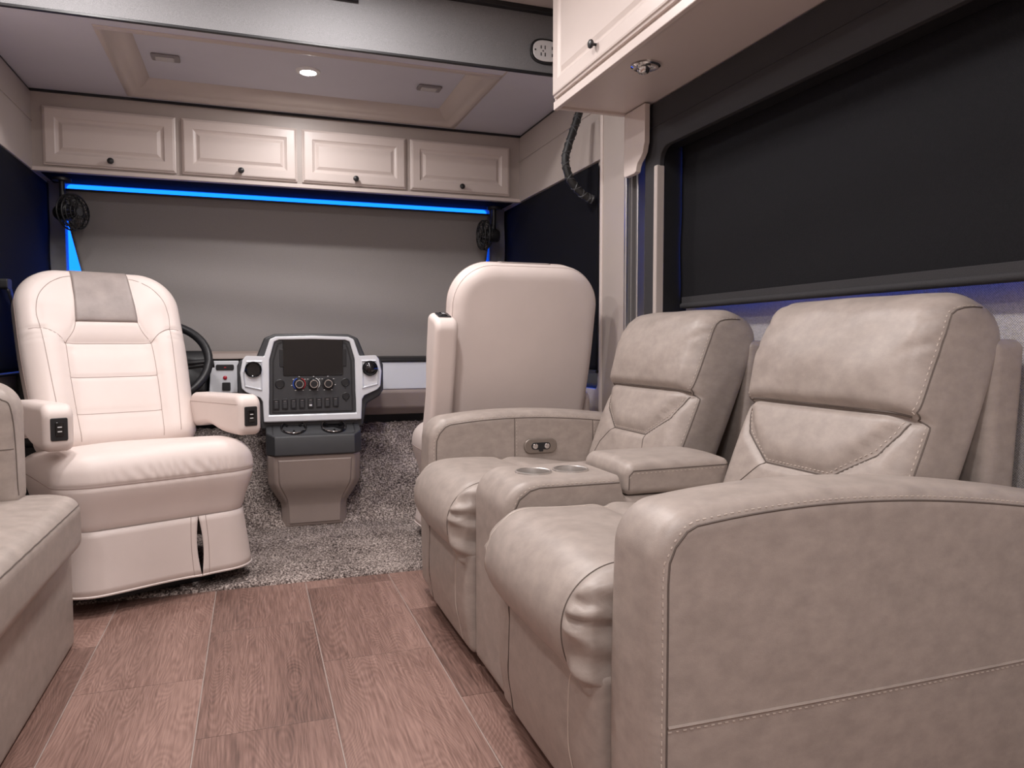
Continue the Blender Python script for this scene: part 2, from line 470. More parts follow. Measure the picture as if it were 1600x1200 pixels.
# floor: grout bed with planks laid on it
floor = struct(box('floor', XL - 0.04, XS + 0.04, YB, YF, -0.06, -0.0015, 'grout'))
def plank_mesh(w_, l_):
    v, f = prism(rect(-w_ / 2, w_ / 2, -l_ / 2, l_ / 2), -0.006, 0.0, 'xy')
    return v, f
PX, PL, JT = 0.307, 0.648, 0.0026
proto = None
for c in range(-2, 7):
    x0 = -0.444 + 0.3067 * c
    if x0 < XL - 0.35 or x0 > XS: continue
    off = 2.074 if c % 2 == 0 else 2.398
    for k in range(-5, 2):
        y0 = off + k * PL
        if y0 > 2.82 or y0 + PL < -0.6: continue
        cx, cy = x0 + 0.3067 / 2, y0 + PL / 2
        if proto is None:
            v, f = plank_mesh(0.3067 - JT, PL - JT * 0.6)
            proto = link('plank', v, f, 'plank', floor, bevel=0.0009, bseg=1); o = proto
        else:
            o = proto.copy(); COL.objects.link(o)
        o.location = (cx, cy, 0.0)

# carpet of the cab: flat, then climbing the toe board under the dash
def carpet():
    xs = np.arange(XL + 0.003, XR - 0.002, 0.0105); prof = []
    ys = np.arange(2.81, 3.62, 0.0105)
    for y in ys: prof.append((y, 0.014))
    for t in np.linspace(0.02, 1, 58): prof.append((3.62 + 0.42 * t, 0.014 + 0.44 * t))
    V = []; F = []
    V.append([(x, 2.806, 0.0) for x in xs])
    for (y, z) in prof:
        V.append([(x, y, z) for x in xs])
    A = np.array(V); n = A.shape
    j = rng.normal(0, 1, n[:2])
    A[1:, :, 2] += 0.0028 * j[1:] + 0.004 * np.sin(A[1:, :, 0] * 9 + np.sin(A[1:, :, 1] * 7) * 2)[:, :] * 0.5
    A[1:, :, 1] += 0.002 * rng.normal(0, 1, n[:2])[1:]
    A[1, :, 1] += rng.normal(0, 0.003, n[1])
    idx = np.arange(n[0] * n[1]).reshape(n[:2])
    F = np.stack([idx[:-1, :-1], idx[:-1, 1:], idx[1:, 1:], idx[1:, :-1]], -1).reshape(-1, 4)
    o = link('carpet', A.reshape(-1, 3), F, 'carpet', smooth='all')
    tag(o, 'speckled grey brown pile carpet covering the cab floor and toe board', 'carpet', kind='stuff')
carpet()

def wall_hole(name, plane, d0, d1, outer, hole, m, r=0.0):
    if hole is None:
        v, f = prism(rect(*outer), d0, d1, plane)
    else:
        a0, a1, b0, b1 = outer; c0, c1, e0, e1 = hole
        n = 6
        inn = rrect(c0, c1, e0, e1, max(r, 1e-4), n); out = []
        for q, (a, b) in enumerate(((a0, b0), (a1, b0), (a1, b1), (a0, b1))): out += [(a, b)] * (n + 1)
        # spread the outer points so that no face collapses
        cent = ((c0 + c1) / 2, (e0 + e1) / 2)
        v, f = ring_prism(out, inn, d0, d1, plane)
    o = link(name, v, f, m, smooth=False); bm_ = bmesh.new(); bm_.from_mesh(o.data)
    bmesh.ops.remove_doubles(bm_, verts=bm_.verts, dist=1e-5); bmesh.ops.dissolve_degenerate(bm_, edges=bm_.edges, dist=1e-5)
    bmesh.ops.recalc_face_normals(bm_, faces=bm_.faces); bm_.to_mesh(o.data); bm_.free()
    return struct(o)

wall_hole('wall_front', 'xz', YF, YF + 0.06, (XL - 0.04, XS + 0.04, -0.06, ZC + 0.05), (-0.858, 1.326, 0.80, 1.672), 'pillar_grey', 0.02)
wall_hole('wall_left', 'yz', XL - 0.04, XL, (YB, YF, -0.06, ZC + 0.05), (3.02, 4.10, 0.785, 1.60), 'wall_plain', 0.03)
wall_hole('wall_right', 'yz', XR, XR + 0.04, (YJ, YF, -0.06, ZC + 0.05), (2.93, 4.10, 0.68, 1.60), 'wall_plain', 0.03)
wall_hole('wall_slide', 'yz', XS, XS + 0.04, (-0.2, YJ + 0.04, -0.06, ZC + 0.05), (0.60, 2.40, 1.060, 1.60), 'wall_cloth', 0.05)
wall_hole('wall_slide_end', 'xz', YJ, YJ + 0.03, (XR + 0.04, XS, -0.06, ZC + 0.05), None, 'wall_cloth')
wall_hole('wall_slide_rear', 'xz', -0.23, -0.2, (XR, XS + 0.04, -0.06, ZC + 0.05), None, 'wall_cloth')
wall_hole('wall_right_rear', 'yz', XR, XR + 0.04, (YB, -0.23, -0.06, ZC + 0.05), None, 'wall_plain')
wall_hole('wall_back', 'xz', YB - 0.04, YB, (XL - 0.04, XS + 0.04, -0.06, ZC + 0.05), None, 'wall_plain')
struct(box('ceiling', XL - 0.04, XS + 0.04, YB, YS + 0.02, ZC, ZC + 0.05, 'ceiling_film'))

# cab ceiling with its recessed tray
TX0, TX1, TY0, TY1 = -0.50, 1.00, 3.078, 3.835
v, f = ring_prism(rect(XL, XR, YS, YF), rect(TX0, TX1, TY0, TY1), ZK, ZK + 0.02, 'xy')
cabc = struct(link('ceiling_cab', v, f, 'ceiling_white', smooth=False))
def tray_ring(i0, z0, i1, z1):
    return [(TX0 + i0, TY0 + i0, z0), (TX1 - i0, TY0 + i0, z0), (TX1 - i0, TY1 - i0, z0), (TX0 + i0, TY1 - i0, z0)]
prof = [(-0.022, ZK - 0.0005), (-0.020, ZK - 0.007), (-0.008, ZK - 0.011), (0.004, ZK - 0.007), (0.010, ZK + 0.002),
        (0.030, ZK + 0.010), (0.060, ZK + 0.026), (0.078, ZK + 0.045), (0.084, ZK + 0.055), (0.092, ZK + 0.055)]
v, f = loft([tray_ring(i, z, 0, 0) for i, z in prof], cap=False)
link('tray_molding', v, f, 'molding', cabc, bevel=0.0)
box('tray_panel', TX0 + 0.085, TX1 - 0.085, TY0 + 0.085, TY1 - 0.085, ZK + 0.054, ZK + 0.07, 'ceiling_white', cabc)
box('panel_seam', TX1 + 0.026, TX1 + 0.032, YS, YF - 0.3, ZK - 0.002, ZK + 0.001, 'molding', cabc)
# black strips where ceiling meets cabinets and sides
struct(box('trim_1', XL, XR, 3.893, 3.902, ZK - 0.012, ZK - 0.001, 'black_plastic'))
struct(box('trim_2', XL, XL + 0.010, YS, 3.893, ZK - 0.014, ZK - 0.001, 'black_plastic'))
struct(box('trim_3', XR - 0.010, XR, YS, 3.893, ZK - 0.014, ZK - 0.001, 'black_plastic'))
# soffit, upholstered
v, f = prism([(YS - 0.012, ZK - 0.004), (YS + 0.02, ZK - 0.004), (YS + 0.02, ZC), (YS - 0.0, ZC)], XL, XR, 'yz')
soff = struct(link('wall_soffit', v, f, 'soffit_cloth', bevel=0.004))
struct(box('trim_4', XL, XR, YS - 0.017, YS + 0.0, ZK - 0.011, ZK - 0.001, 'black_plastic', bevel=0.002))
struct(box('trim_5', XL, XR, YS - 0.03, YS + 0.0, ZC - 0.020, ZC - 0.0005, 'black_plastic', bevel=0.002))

# side fascias of the cab (beige boards above the side windows)
def fascia(name, x, s, y0, y1):
    t = 0.014
    f0 = struct(box(name, min(x, x - s * t), max(x, x - s * t), y0, y1, 1.66, ZK - 0.012, 'fascia', bevel=0.003))
    zc0, dx = 1.875, x - s * (t + 0.004)
    v, f = prism([(y0, zc0), (y1, zc0), (y1, zc0 + 0.006), (y0, zc0 + 0.006)], x - s * t, dx, 'yz')
    link('bead', v, f, 'fascia', f0, bevel=0.002)
    return f0
fascia('trim_6', XL, -1, YS, 3.9)
fascia('trim_7', XR, 1, 2.868, 3.9)
# post at the slide-out opening: board, seals
struct(box('trim_8', XR - 0.020, XR + 0.001, YJ + 0.005, 2.862, 0.0, ZC, 'fascia', bevel=0.004))
struct(box('trim_9', XR - 0.026, XR - 0.004, 2.845, 2.868, 0.0, 1.93, 'cabinet_paint', bevel=0.004))
struct(box('trim_10', XR - 0.028, XR + 0.002, YJ - 0.012, YJ + 0.006, 0.0, ZC, 'aluminium', bevel=0.004))
struct(box('trim_11', XR - 0.010, XR + 0.030, YJ - 0.026, YJ - 0.014, 0.0, ZC, 'seal_grey', bevel=0.004))
struct(box('trim_12', XR + 0.005, XR + 0.040, YJ - 0.045, YJ - 0.028, 0.0, ZC, 'aluminium', bevel=0.004))

# glass
def pane(name, plane, d, r_):
    v, f = prism(rect(*r_), d, d + 0.006, plane); return struct(link(name, v, f, 'tinted_glass', smooth=False))
pane('window_1', 'xz', YF + 0.03, (-0.862, 1.330, 0.79, 1.676))
pane('window_2', 'yz', XL - 0.03, (3.015, 4.105, 0.780, 1.605))
pane('window_3', 'yz', XR + 0.015, (2.925, 4.105, 0.675, 1.605))
pane('window_4', 'yz', XS + 0.018, (0.595, 2.405, 1.055, 1.605))

# ================================================================== LAMPS
def puck(x, y, z, watts, label, group, r=0.05, warm=LAMP_COL):
    t = thing('ceiling_light', label, 'light', (x, y, z), 0, group)
    v, f = lathe([(r * 0.80, -0.001), (r * 0.84, -0.010), (r * 1.2, -0.006), (r * 1.24, 0.0), (r * 0.8, 0.0)], 28)
    link('trim_ring', v, f, 'white_plastic', t)
    v, f = lathe([(r * 0.8, -0.004), (r * 0.5, -0.007), (0.001, -0.008)], 28, cap=True)
    link('lens', v, f, 'lamp_lens', t)
    l = bpy.data.lights.new('lamp_glow', 'AREA'); l.shape = 'DISK'; l.size = r * 1.7; l.energy = watts; l.color = warm
    lo = bpy.data.objects.new('lamp_glow', l); COL.objects.link(lo); lo.parent = t; lo.location = (0, 0, -0.014)
    return t
for (x, y, wt, where) in CEIL_LAMPS:
    puck(x, y, ZC, wt, 'round white puck light in the main ceiling, ' + where, 'puck lights of the main ceiling', 0.08)
puck(0.252, 3.43, ZK + 0.054, CAB_LAMP_W, 'small bright round light glowing in the recessed cab ceiling panel', None, 0.042)
def dome(x, y, label):
    t = thing('dome_light', label, 'light', (x, y, ZK + 0.054), 0)
    v, f = prism(rrect(-0.055, 0.055, -0.035, 0.035, 0.008), -0.010, 0, 'xy'); link('bezel', v, f, 'dome_grey', t, bevel=0.004)
    v, f = prism(rrect(-0.040, 0.034, -0.022, 0.022, 0.006), -0.014, -0.008, 'xy'); link('lens', v, f, 'lens_off', t, bevel=0.003)
dome(-0.32, 3.46, 'small rectangular grey dome light, unlit, in the ceiling tray above the left cabinets')
dome(0.80, 3.46, 'small rectangular grey dome light, unlit, in the ceiling tray above the right cabinets')

# ================================================================== OVERHEAD CABINETS
def raised_door(parent, name, a0, a1, b0, b1, d, s, plane, knob_ab, fr=0.048):
    """framed door: outer slab with lip, recessed groove, raised centre field; s = outward sign of the depth axis"""
    n = lambda i: rect(a0 + i, a1 - i, b0 + i, b1 - i)
    g = axes_map(plane)
    levels = [(0, 0.0), (0, 0.010), (0.006, 0.013), (0.008, 0.018), (0.013, 0.020), (fr, 0.020), (fr + 0.004, 0.0165), (fr + 0.010, 0.0135),
              (fr + 0.014, 0.0120), (fr + 0.018, 0.0120), (fr + 0.030, 0.0175), (fr + 0.032, 0.0185)]
    rings = [[g(a, b, d + s * h) for a, b in n(i)] for i, h in levels]
    v, f = loft(rings, cap=True)
    dr = link(name, v, f, 'cabinet_paint', parent, smooth=False)
    ka, kb = knob_ab
    prof = [(0.005, 0.016), (0.0045, 0.026), (0.006, 0.031), (0.012, 0.034), (0.0145, 0.039), (0.013, 0.044), (0.007, 0.0475), (0.0005, 0.048)]
    ax = {'xz': 'y', 'yz': 'x'}[plane]
    c = g(ka, kb, d)
    v, f = lathe([(r, s * h) for r, h in prof], 18, c, ax)
    link('knob', v, f, 'black_plastic', dr, label='small round black knob')
    return dr

t = thing('overhead_cabinet', 'cream four-door overhead cabinet spanning above the windshield', 'cabinet', (0.244, 4.05, 1.66))
def sh(o, t): # parts are modelled in room coordinates; move them under their thing
    o.location = (-t.location.x, -t.location.y, -t.location.z); return o
b = sh(box('body', XL + 0.001, XR - 0.001, 3.90, YF - 0.001, 1.672, ZK - 0.001, 'fascia', t, bevel=0.002), t)
sh(box('bottom_rail', XL + 0.001, XR - 0.001, 3.888, 3.92, 1.657, 1.676, 'cabinet_paint', t, bevel=0.003), t)
sh(box('header', XL + 0.03, XR - 0.03, 3.93, YF - 0.002, 1.664, 1.673, 'header_black', t), t)
for (x0, x1) in ((-0.872, -0.325), (-0.299, 0.226), (0.251, 0.772), (0.796, 1.344)):
    sh(raised_door(t, 'door', x0, x1, 1.686, 1.946, 3.900, -1, 'xz', ((x0 + x1) / 2, 1.716)), t)

CX, CZ = 1.078, 1.757
t = thing('overhead_cabinet', 'white overhead cabinet above the recliners, its panelled door ajar of the ceiling corner', 'cabinet', (1.25, 1.3, CZ))
t['label'] = 'white overhead cabinet with panelled doors above the two recliners'
sh(box('body', CX, XS - 0.003, -0.19, 2.605, CZ + 0.004, ZC - 0.001, 'cabinet_paint', t, bevel=0.003), t)
sh(box('light_rail', CX - 0.004, CX + 0.014, -0.19, 2.609, CZ - 0.010, CZ + 0.020, 'cabinet_paint', t, bevel=0.003), t)
sh(box('end_rail', CX + 0.014, XS - 0.004, 2.590, 2.609, CZ - 0.006, CZ + 0.012, 'cabinet_paint', t, bevel=0.003), t)
for (y0, y1) in ((1.735, 2.588), (0.865, 1.715), (0.0, 0.845)):
    sh(raised_door(t, 'door', y0, y1, 1.784, 2.262, CX, -1, 'yz', ((y0 + y1) / 2 + 0.05, 1.838), 0.055), t)

# reading light under it
t = thing('reading_light', 'round chrome swivel reading light under the white overhead cabinet', 'light', (1.19, 2.126, CZ + 0.004))
v, f = lathe([(0.048, 0), (0.047, -0.006), (0.040, -0.010), (0.026, -0.008), (0.022, -0.002)], 30); link('trim_ring', v, f, 'chrome', t)
v, f = lathe([(0.021, -0.002), (0.021, -0.014), (0.016, -0.024), (0.013, -0.026), (0.012, -0.020), (0.001, -0.019)], 24, (-0.004, 0.006, 0)); link('swivel_head', v, f, 'chrome', t)
v, f = lathe([(0.011, -0.0205), (0.006, -0.0245), (0.001, -0.0255)], 16, (-0.004, 0.006, 0)); link('lens', v, f, 'lens_off', t)

# outlet on the soffit
t = thing('power_outlet', 'white oval double power outlet in a black ring on the grey soffit', 'outlet', (1.185, YS - 0.012, 2.105))
def oval(hx, hz, n=32, e=2.6):
    return [(hx * math.copysign(abs(math.cos(2 * math.pi * k / n)) ** (2 / e), math.cos(2 * math.pi * k / n)),
             hz * math.copysign(abs(math.sin(2 * math.pi * k / n)) ** (2 / e), math.sin(2 * math.pi * k / n))) for k in range(n)]
v, f = prism(oval(0.068, 0.052), -0.009, 0.008, 'xz'); link('surround', v, f, 'black_plastic', t, bevel=0.003)
v, f = prism(oval(0.059, 0.043), -0.013, -0.006, 'xz'); link('face_plate', v, f, 'white_plastic', t, bevel=0.002)
for cx in (-0.016, 0.034):
    for dx, dz, hw, hh in ((-0.008, 0.013, 0.0022, 0.0065), (0.010, 0.013, 0.0022, 0.0075), (-0.008, -0.016, 0.0022, 0.0065), (0.010, -0.016, 0.0022, 0.0075)):
        box('slot', cx + dx - hw, cx + dx + hw, -0.0138, -0.010, dz - hh, dz + hh, 'black_plastic', t)
    v, f = lathe([(0.004, -0.0138), (0.004, -0.010)], 12, (cx + 0.001, 0, -0.002), 'y'); link('ground_hole', v, f, 'dome_grey', t)
v, f = lathe([(0.0035, -0.0145), (0.0035, -0.010)], 12, (-0.050, 0, 0.0), 'y'); link('screw', v, f, 'black_plastic', t)
# mount at the top edge of the picture
t = thing('wall_bracket', 'small black metal bracket on the grey soffit at the top edge', 'bracket', (0.350, YS - 0.004, 2.212))
box('plate', -0.06, 0.06, -0.010, 0.0, -0.020, 0.045, 'black_plastic', t, bevel=0.003)
box('arm', -0.030, 0.055, -0.035, -0.008, -0.016, 0.006, 'black_plastic', t, bevel=0.003)
v, f = lathe([(0.007, -0.042), (0.007, -0.030)], 12, (0.042, 0, -0.004), 'y'); link('bolt', v, f, 'steel', t)

# ================================================================== WINDOW DRESSING, RIGHT
t = thing('window_valance', 'charcoal fabric window valance with a side leg beneath the white cabinet', 'valance', (1.45, 1.5, 1.60))
VX = 1.400
# upside-down U: top box and far leg with rounded inner corner
zt, zb, yo, yi, rr = CZ - 0.001, 1.587, 2.497, 2.392, 0.055
outl = [(-0.15, zb), (-0.15, zt), (yo, zt), (yo, 0.985), (yi, 0.985), (yi, zb - rr)] + [(yi - rr + rr * math.cos(math.radians(a)), zb - rr + rr * math.sin(math.radians(a))) for a in range(10, 91, 10)]
v, f = prism(outl, VX, VX + 0.020, 'yz'); sh(link('face_panel', v, f, 'valance_cloth', t, bevel=0.003), t)
sh(box('top_return', VX + 0.018, 1.484, -0.15, yi, zb + 0.006, zb + 0.018, 'black_plastic', t), t)
sh(box('side_return', VX + 0.018, XS - 0.030, yi + 0.004, yi + 0.016, 0.99, zb + 0.012, 'black_plastic', t), t)
sh(box('edge_trim', VX - 0.012, VX + 0.022, yi - 0.001, yi + 0.022, 0.985, zb - rr - 0.006, 'wall_plain', t, bevel=0.005), t)
sh(box('shadow_band', VX - 0.0025, VX + 0.003, -0.15, yo - 0.004, zb + 0.082, zb + 0.086, 'valance_cloth', t), t)
cb = [(2.600, CZ - 0.001), (2.600, 1.525), (2.590, 1.518), (2.520, 1.518), (2.505, 1.522), (2.500, 1.538), (2.492, 1.552), (2.470, 1.566), (2.452, 1.584), (2.446, 1.606), (2.440, 1.616), (2.440, CZ - 0.001)]
v, f = prism(cb, VX - 0.036, VX - 0.0135, 'yz')
tag(link('corbel_board', v, f, 'cabinet_paint', bevel=0.003), 'cream scroll-cut corbel board hanging at the end of the white cabinet', 'trim board')

t = thing('roller_shade', 'charcoal blackout roller shade drawn over the large right window', 'shade', (1.50, 1.5, 1.02))
def shade_sheet(plane, a0, a1, b0, b1, d, amp, seed, na=90, nb=36, edge=None):
    r_ = np.random.default_rng(seed); ph = r_.uniform(0, 6.28, 8)
    A, B = np.meshgrid(np.linspace(0, 1, na), np.linspace(0, 1, nb), indexing='ij')
    aa = a0 + (a1 - a0) * A; bb = b0 + (b1 - b0) * B
    if edge is not None: aa = edge(A, B)
    wv = amp * (0.5 * np.sin(bb * 13 + ph[0] + 1.2 * np.sin(aa * 2.2 + ph[1])) + 0.35 * np.sin(bb * 25 + aa * 3 + ph[2]) + 0.3 * np.sin(aa * 7 + ph[3]) * np.sin(bb * 5 + ph[4]))
    wv *= np.sin(np.pi * np.clip(B, 0.0, 1)) ** 0.5
    g = axes_map(plane); V = []; n = na * nb
    for dd in (0, 0.0012):
        V += [g(a, b_, d + w_ + dd) for a, b_, w_ in zip(aa.ravel(), bb.ravel(), wv.ravel())]
    idx = np.arange(n).reshape(na, nb); F = []
    q = np.stack([idx[:-1, :-1], idx[1:, :-1], idx[1:, 1:], idx[:-1, 1:]], -1).reshape(-1, 4)
    F += [tuple(x) for x in q] + [tuple(x[::-1] + n) for x in q]
    rim = list(idx[:, 0]) + list(idx[-1, 1:]) + list(idx[-2::-1, -1]) + list(idx[0, -2:0:-1])
    F += [(rim[i], rim[(i + 1) % len(rim)], rim[(i + 1) % len(rim)] + n, rim[i] + n) for i in range(len(rim))]
    return V, F
v, f = shade_sheet('yz', 0.655, 2.392, 1.022, 1.618, 1.492, 0.004, 3)
sh(link('cloth', v, f, 'blackout', t, smooth='all'), t)
v, f = shade_sheet('yz', 0.655, 2.392, 1.022, 1.618, 1.4945, 0.004, 3)  # unseen sheet added so window daylight bounces out below the hem
sh(link('backing', v, f, 'shade_backing', t, smooth='all', label='white outer backing of the shade, added to bounce daylight'), t)
v, f = tube([(1.490, 0.645, 1.018), (1.490, 2.374, 1.018)], 0.011, 12); sh(link('hem_bar', v, f, 'valance_cloth', t), t)
sh(box('hem_fold', 1.4860, 1.4895, 0.650, 2.373, 1.020, 1.050, 'valance_cloth', t, bevel=0.001), t)

# ================================================================== CAB SHADES
t = thing('windshield_shade', 'grey roller shade drawn down across the whole windshield', 'shade', (0.235, 4.17, 0.80))
def edge_ws(A, B):
    z = 0.775 + 0.857 * B
    curl = 0.085 * (1 - sstep(1.05, 1.60, z)); curr = 0.05 * (1 - sstep(1.05, 1.58, z))
    l = -0.850 + curl; r_ = 1.318 - curr
    return l + (r_ - l) * A
v, f = shade_sheet('xz', 0, 1, 0.775, 1.632, 4.172, 0.010, 12, 110, 60, edge_ws)
sh(link('cloth', v, f, 'day_shade', t, smooth='all'), t)
v, f = tube([(-0.845, 4.172, 1.630), (1.315, 4.172, 1.630)], 0.006, 10); sh(link('top_bar', v, f, 'grey_plastic', t), t)
for nm, x, s, y0 in (('left', XL, 1, 2.99), ('right', XR, -1, 2.90)):
    t = thing('roller_shade', 'black privacy shade over the cab side window beside the %s' % ('driver chair' if nm == 'left' else 'plain chair back'), 'shade', (x, 3.5, 0.70))
    v, f = shade_sheet('yz', y0, 4.150, 0.76, 1.650, x + s * 0.016, 0.003, 5 if nm == 'left' else 6, 50, 30)
    sh(link('cloth', v, f, 'cab_blackout', t, smooth='all'), t)
    v, f = tube([(x + s * 0.017, y0, 0.76), (x + s * 0.017, 4.150, 0.76)], 0.008, 10); sh(link('hem_bar', v, f, 'black_plastic', t), t)

# braided hose hanging behind the cabinet end
hp = smooth_path([(1.325, 2.93, 1.86), (1.305, 2.93, 1.80), (1.275, 2.93, 1.715), (1.262, 2.93, 1.65), (1.282, 2.925, 1.575), (1.325, 2.92, 1.525), (1.365, 2.915, 1.500), (1.381, 2.912, 1.494)], 12)
v, f = tube(hp, 0.0165, 14)
t = thing('cable_loom', 'black braided cable hanging in a curve below the white cabinet corner', 'cable', (1.3, 2.92, 1.487))
sh(link('sleeve', v, f, 'rubber', t), t)
for q in range(2):
    pts = []
    for i, p in enumerate(hp):
        a = hp[max(i - 1, 0)]; b_ = hp[min(i + 1, len(hp) - 1)]; tn = (b_ - a).normalized(); u = tn.cross(Vector((0, 1, 0))).normalized(); w_ = Vector((0, 1, 0))
        ph = i * 0.75 * (1 if q == 0 else -1) + q * 1.5
        pts.append(p + (u * math.cos(ph) + w_ * math.sin(ph)) * 0.0165)
    v, f = tube(pts, 0.0032, 6); sh(link('braid', v, f, 'grey_plastic', t), t)

# ================================================================== THEATER SOFA
SY0, SY1 = 0.953, 2.588
SX0, SX1 = 0.560, 1.500
sofa = thing('recliner_sofa', 'taupe leather theater sofa with two recliner seats and a cupholder console', 'sofa', ((SX0 + SX1) / 2, (SY0 + SY1) / 2, 0.0))
OFF = np.array(sofa.location)
def put(name, V, F, m, parent=sofa, **k):
    V = np.asarray(V, float) - (OFF if parent is not None else 0)
    return link(name, V, F, m, parent, **k)
def sseam(nm, tr, pts, d, rad, m, parent, **k):
    h = on_surface(tr, pts, d, **k)
    if len(h) < 2: return
    v, f = tube(h, rad, 5); put(nm, v, f, m, parent)
def sstitch(tr, pts, d, parent, **k):
    h0 = on_surface(tr, pts, d, step=0.002, **k)
    mb = MB(); acc = 0; cur = []
    for a, b in zip(h0[:-1], h0[1:]):
        L_ = (b - a).length
        if L_ > 0.03: cur = []; continue
        if acc % 0.0125 < 0.0075: cur.append(a)
        elif cur:
            if len(cur) > 1: mb.add(*tube(cur, 0.0011, 4))
            cur = []
        acc += L_
    if mb.v:
        o = put('stitching', mb.v, mb.f, 'thread', parent); o['kind'] = 'stuff'

ARM_POLY = np.polyfit([0.56, 0.70, 0.85, 1.00, 1.15, 1.30, 1.50], [0.612, 0.632, 0.638, 0.635, 0.625, 0.606, 0.574], 3)
def arm_top(x):
    return np.polyval(ARM_POLY, np.clip(x, SX0, SX1))

def make_arm(y0, y1, label, face):
    """face = -1: decorated side looks at -y"""
    hz = 0.29
    V, F = rbox((SX1 - SX0) / 2, (y1 - y0) / 2, hz, 0.026, (44, 6, 20), 4, {(-1, 1): 0.060}, 'xz')
    V += np.array([(SX0 + SX1) / 2, (y0 + y1) / 2, 0.03 + hz])
    k = np.clip((V[:, 2] - 0.03) / (2 * hz), 0, 1)
    V[:, 2] += (arm_top(V[:, 0]) - 0.61) * k ** 2
    # padding: the sides swell a little, the top is crowned
    yc = (y0 + y1) / 2; u = (V[:, 1] - yc) / ((y1 - y0) / 2)
    V[:, 2] += 0.010 * (1 - u ** 2) * sstep(0.52, 0.60, V[:, 2])
    sw = 0.005 * np.sin(np.pi * np.clip((V[:, 0] - SX0) / (SX1 - SX0), 0, 1)) * np.sin(np.pi * np.clip(V[:, 2] / 0.62, 0, 1))
    V[:, 1] += np.sign(u) * sw * (np.abs(u) > 0.8)
    for s in (-1, 1):   # seam groove round the side faces
        pass
    V[:, 0] += -0.006 * np.sin(np.pi * np.clip(V[:, 2] / 0.6, 0, 1)) * (V[:, 0] < SX0 + 0.03)
    a = put('arm', V, F, 'leather', label=label, smooth='all')
    tr = bvh(V, F)
    for s in (-1, 1):
        ys = yc + s * 0.5
        path = [(SX0 + 0.020, ys, 0.05), (SX0 + 0.020, ys, 0.52)]
        top = lambda x: float(arm_top(x)) - 0.018
        path += [(SX0 + 0.022, ys, 0.552), (SX0 + 0.032, ys, 0.576), (SX0 + 0.052, ys, top(SX0 + 0.06) - 0.006)]
        path += [(x, ys, top(x)) for x in np.arange(SX0 + 0.07, SX1 - 0.02, 0.03)]
        path = [Vector(p) for p in path]
        sseam('seam', tr, path, (0, -s, 0), 0.0018, 'seam_dark', a, lift=0.0)
        inner = [Vector((p.x - 0.008 if i < 3 else p.x - 0.003, p.y, p.z + (0.0 if i < 3 else 0.007))) for i, p in enumerate(path)]
        sstitch(tr, inner, (0, -s, 0), a)
    if face == 'near':
        # welt running across the lower side panel
        ys = y0 - 0.3
        p2 = [(x, ys, 0.300 + 0.0 * x) for x in np.arange(SX0 + 0.022, SX1 - 0.01, 0.05)]
        sseam('welt', tr, p2, (0, 1, 0), 0.0030, 'leather', a, lift=0.0)
        sstitch(tr, [(x, y_, z - 0.007) for x, y_, z in p2], (0, 1, 0), a)
    if face == 'far':
        for x in (SX0 + 0.30, SX0 + 0.60):
            sseam('seam', tr, [(x, y0 - 0.3, 0.34), (x, y0 - 0.3, float(arm_top(x)) - 0.02)], (0, 1, 0), 0.0014, 'seam_dark', a)
            sstitch(tr, [(x + 0.007, y0 - 0.3, 0.34), (x + 0.007, y0 - 0.3, float(arm_top(x)) - 0.02)], (0, 1, 0), a)
    return a
arm_n = make_arm(0.953, 1.105, None, 'near')
arm_f = make_arm(2.436, 2.588, None, 'far')

# power control on the inside of the far arm
pcx, pcz, pcy = 0.955, 0.520, 2.4345
v, f = prism(rrect(pcx - 0.062, pcx + 0.062, pcz - 0.026, pcz + 0.026, 0.025, 8), pcy - 0.010, pcy + 0.006, 'xz')
ctl = put('control_plate', v, f, 'bronze_plate', bevel=0.004, label='oval bronze power control plate with two buttons')
v, f = prism(rrect(pcx - 0.036, pcx + 0.036, pcz - 0.0125, pcz + 0.0125, 0.012, 8), pcy - 0.0112, pcy - 0.006, 'xz'); put('recess', v, f, 'black_plastic', ctl, bevel=0.001)
for dx in (-0.022, 0.022):
    v, f = lathe([(0.0095, pcy - 0.0100), (0.0095, pcy - 0.0135), (0.006, pcy - 0.0150), (0.001, pcy - 0.0154)], 20, (pcx + dx, 0, pcz), 'y'); put('button', v, f, 'chrome', ctl)
v, f = prism(rrect(pcx - 0.008, pcx + 0.008, pcz - 0.019, pcz - 0.008, 0.003, 3), pcy - 0.0125, pcy - 0.009, 'xz'); put('socket', v, f, 'black_plastic', ctl)

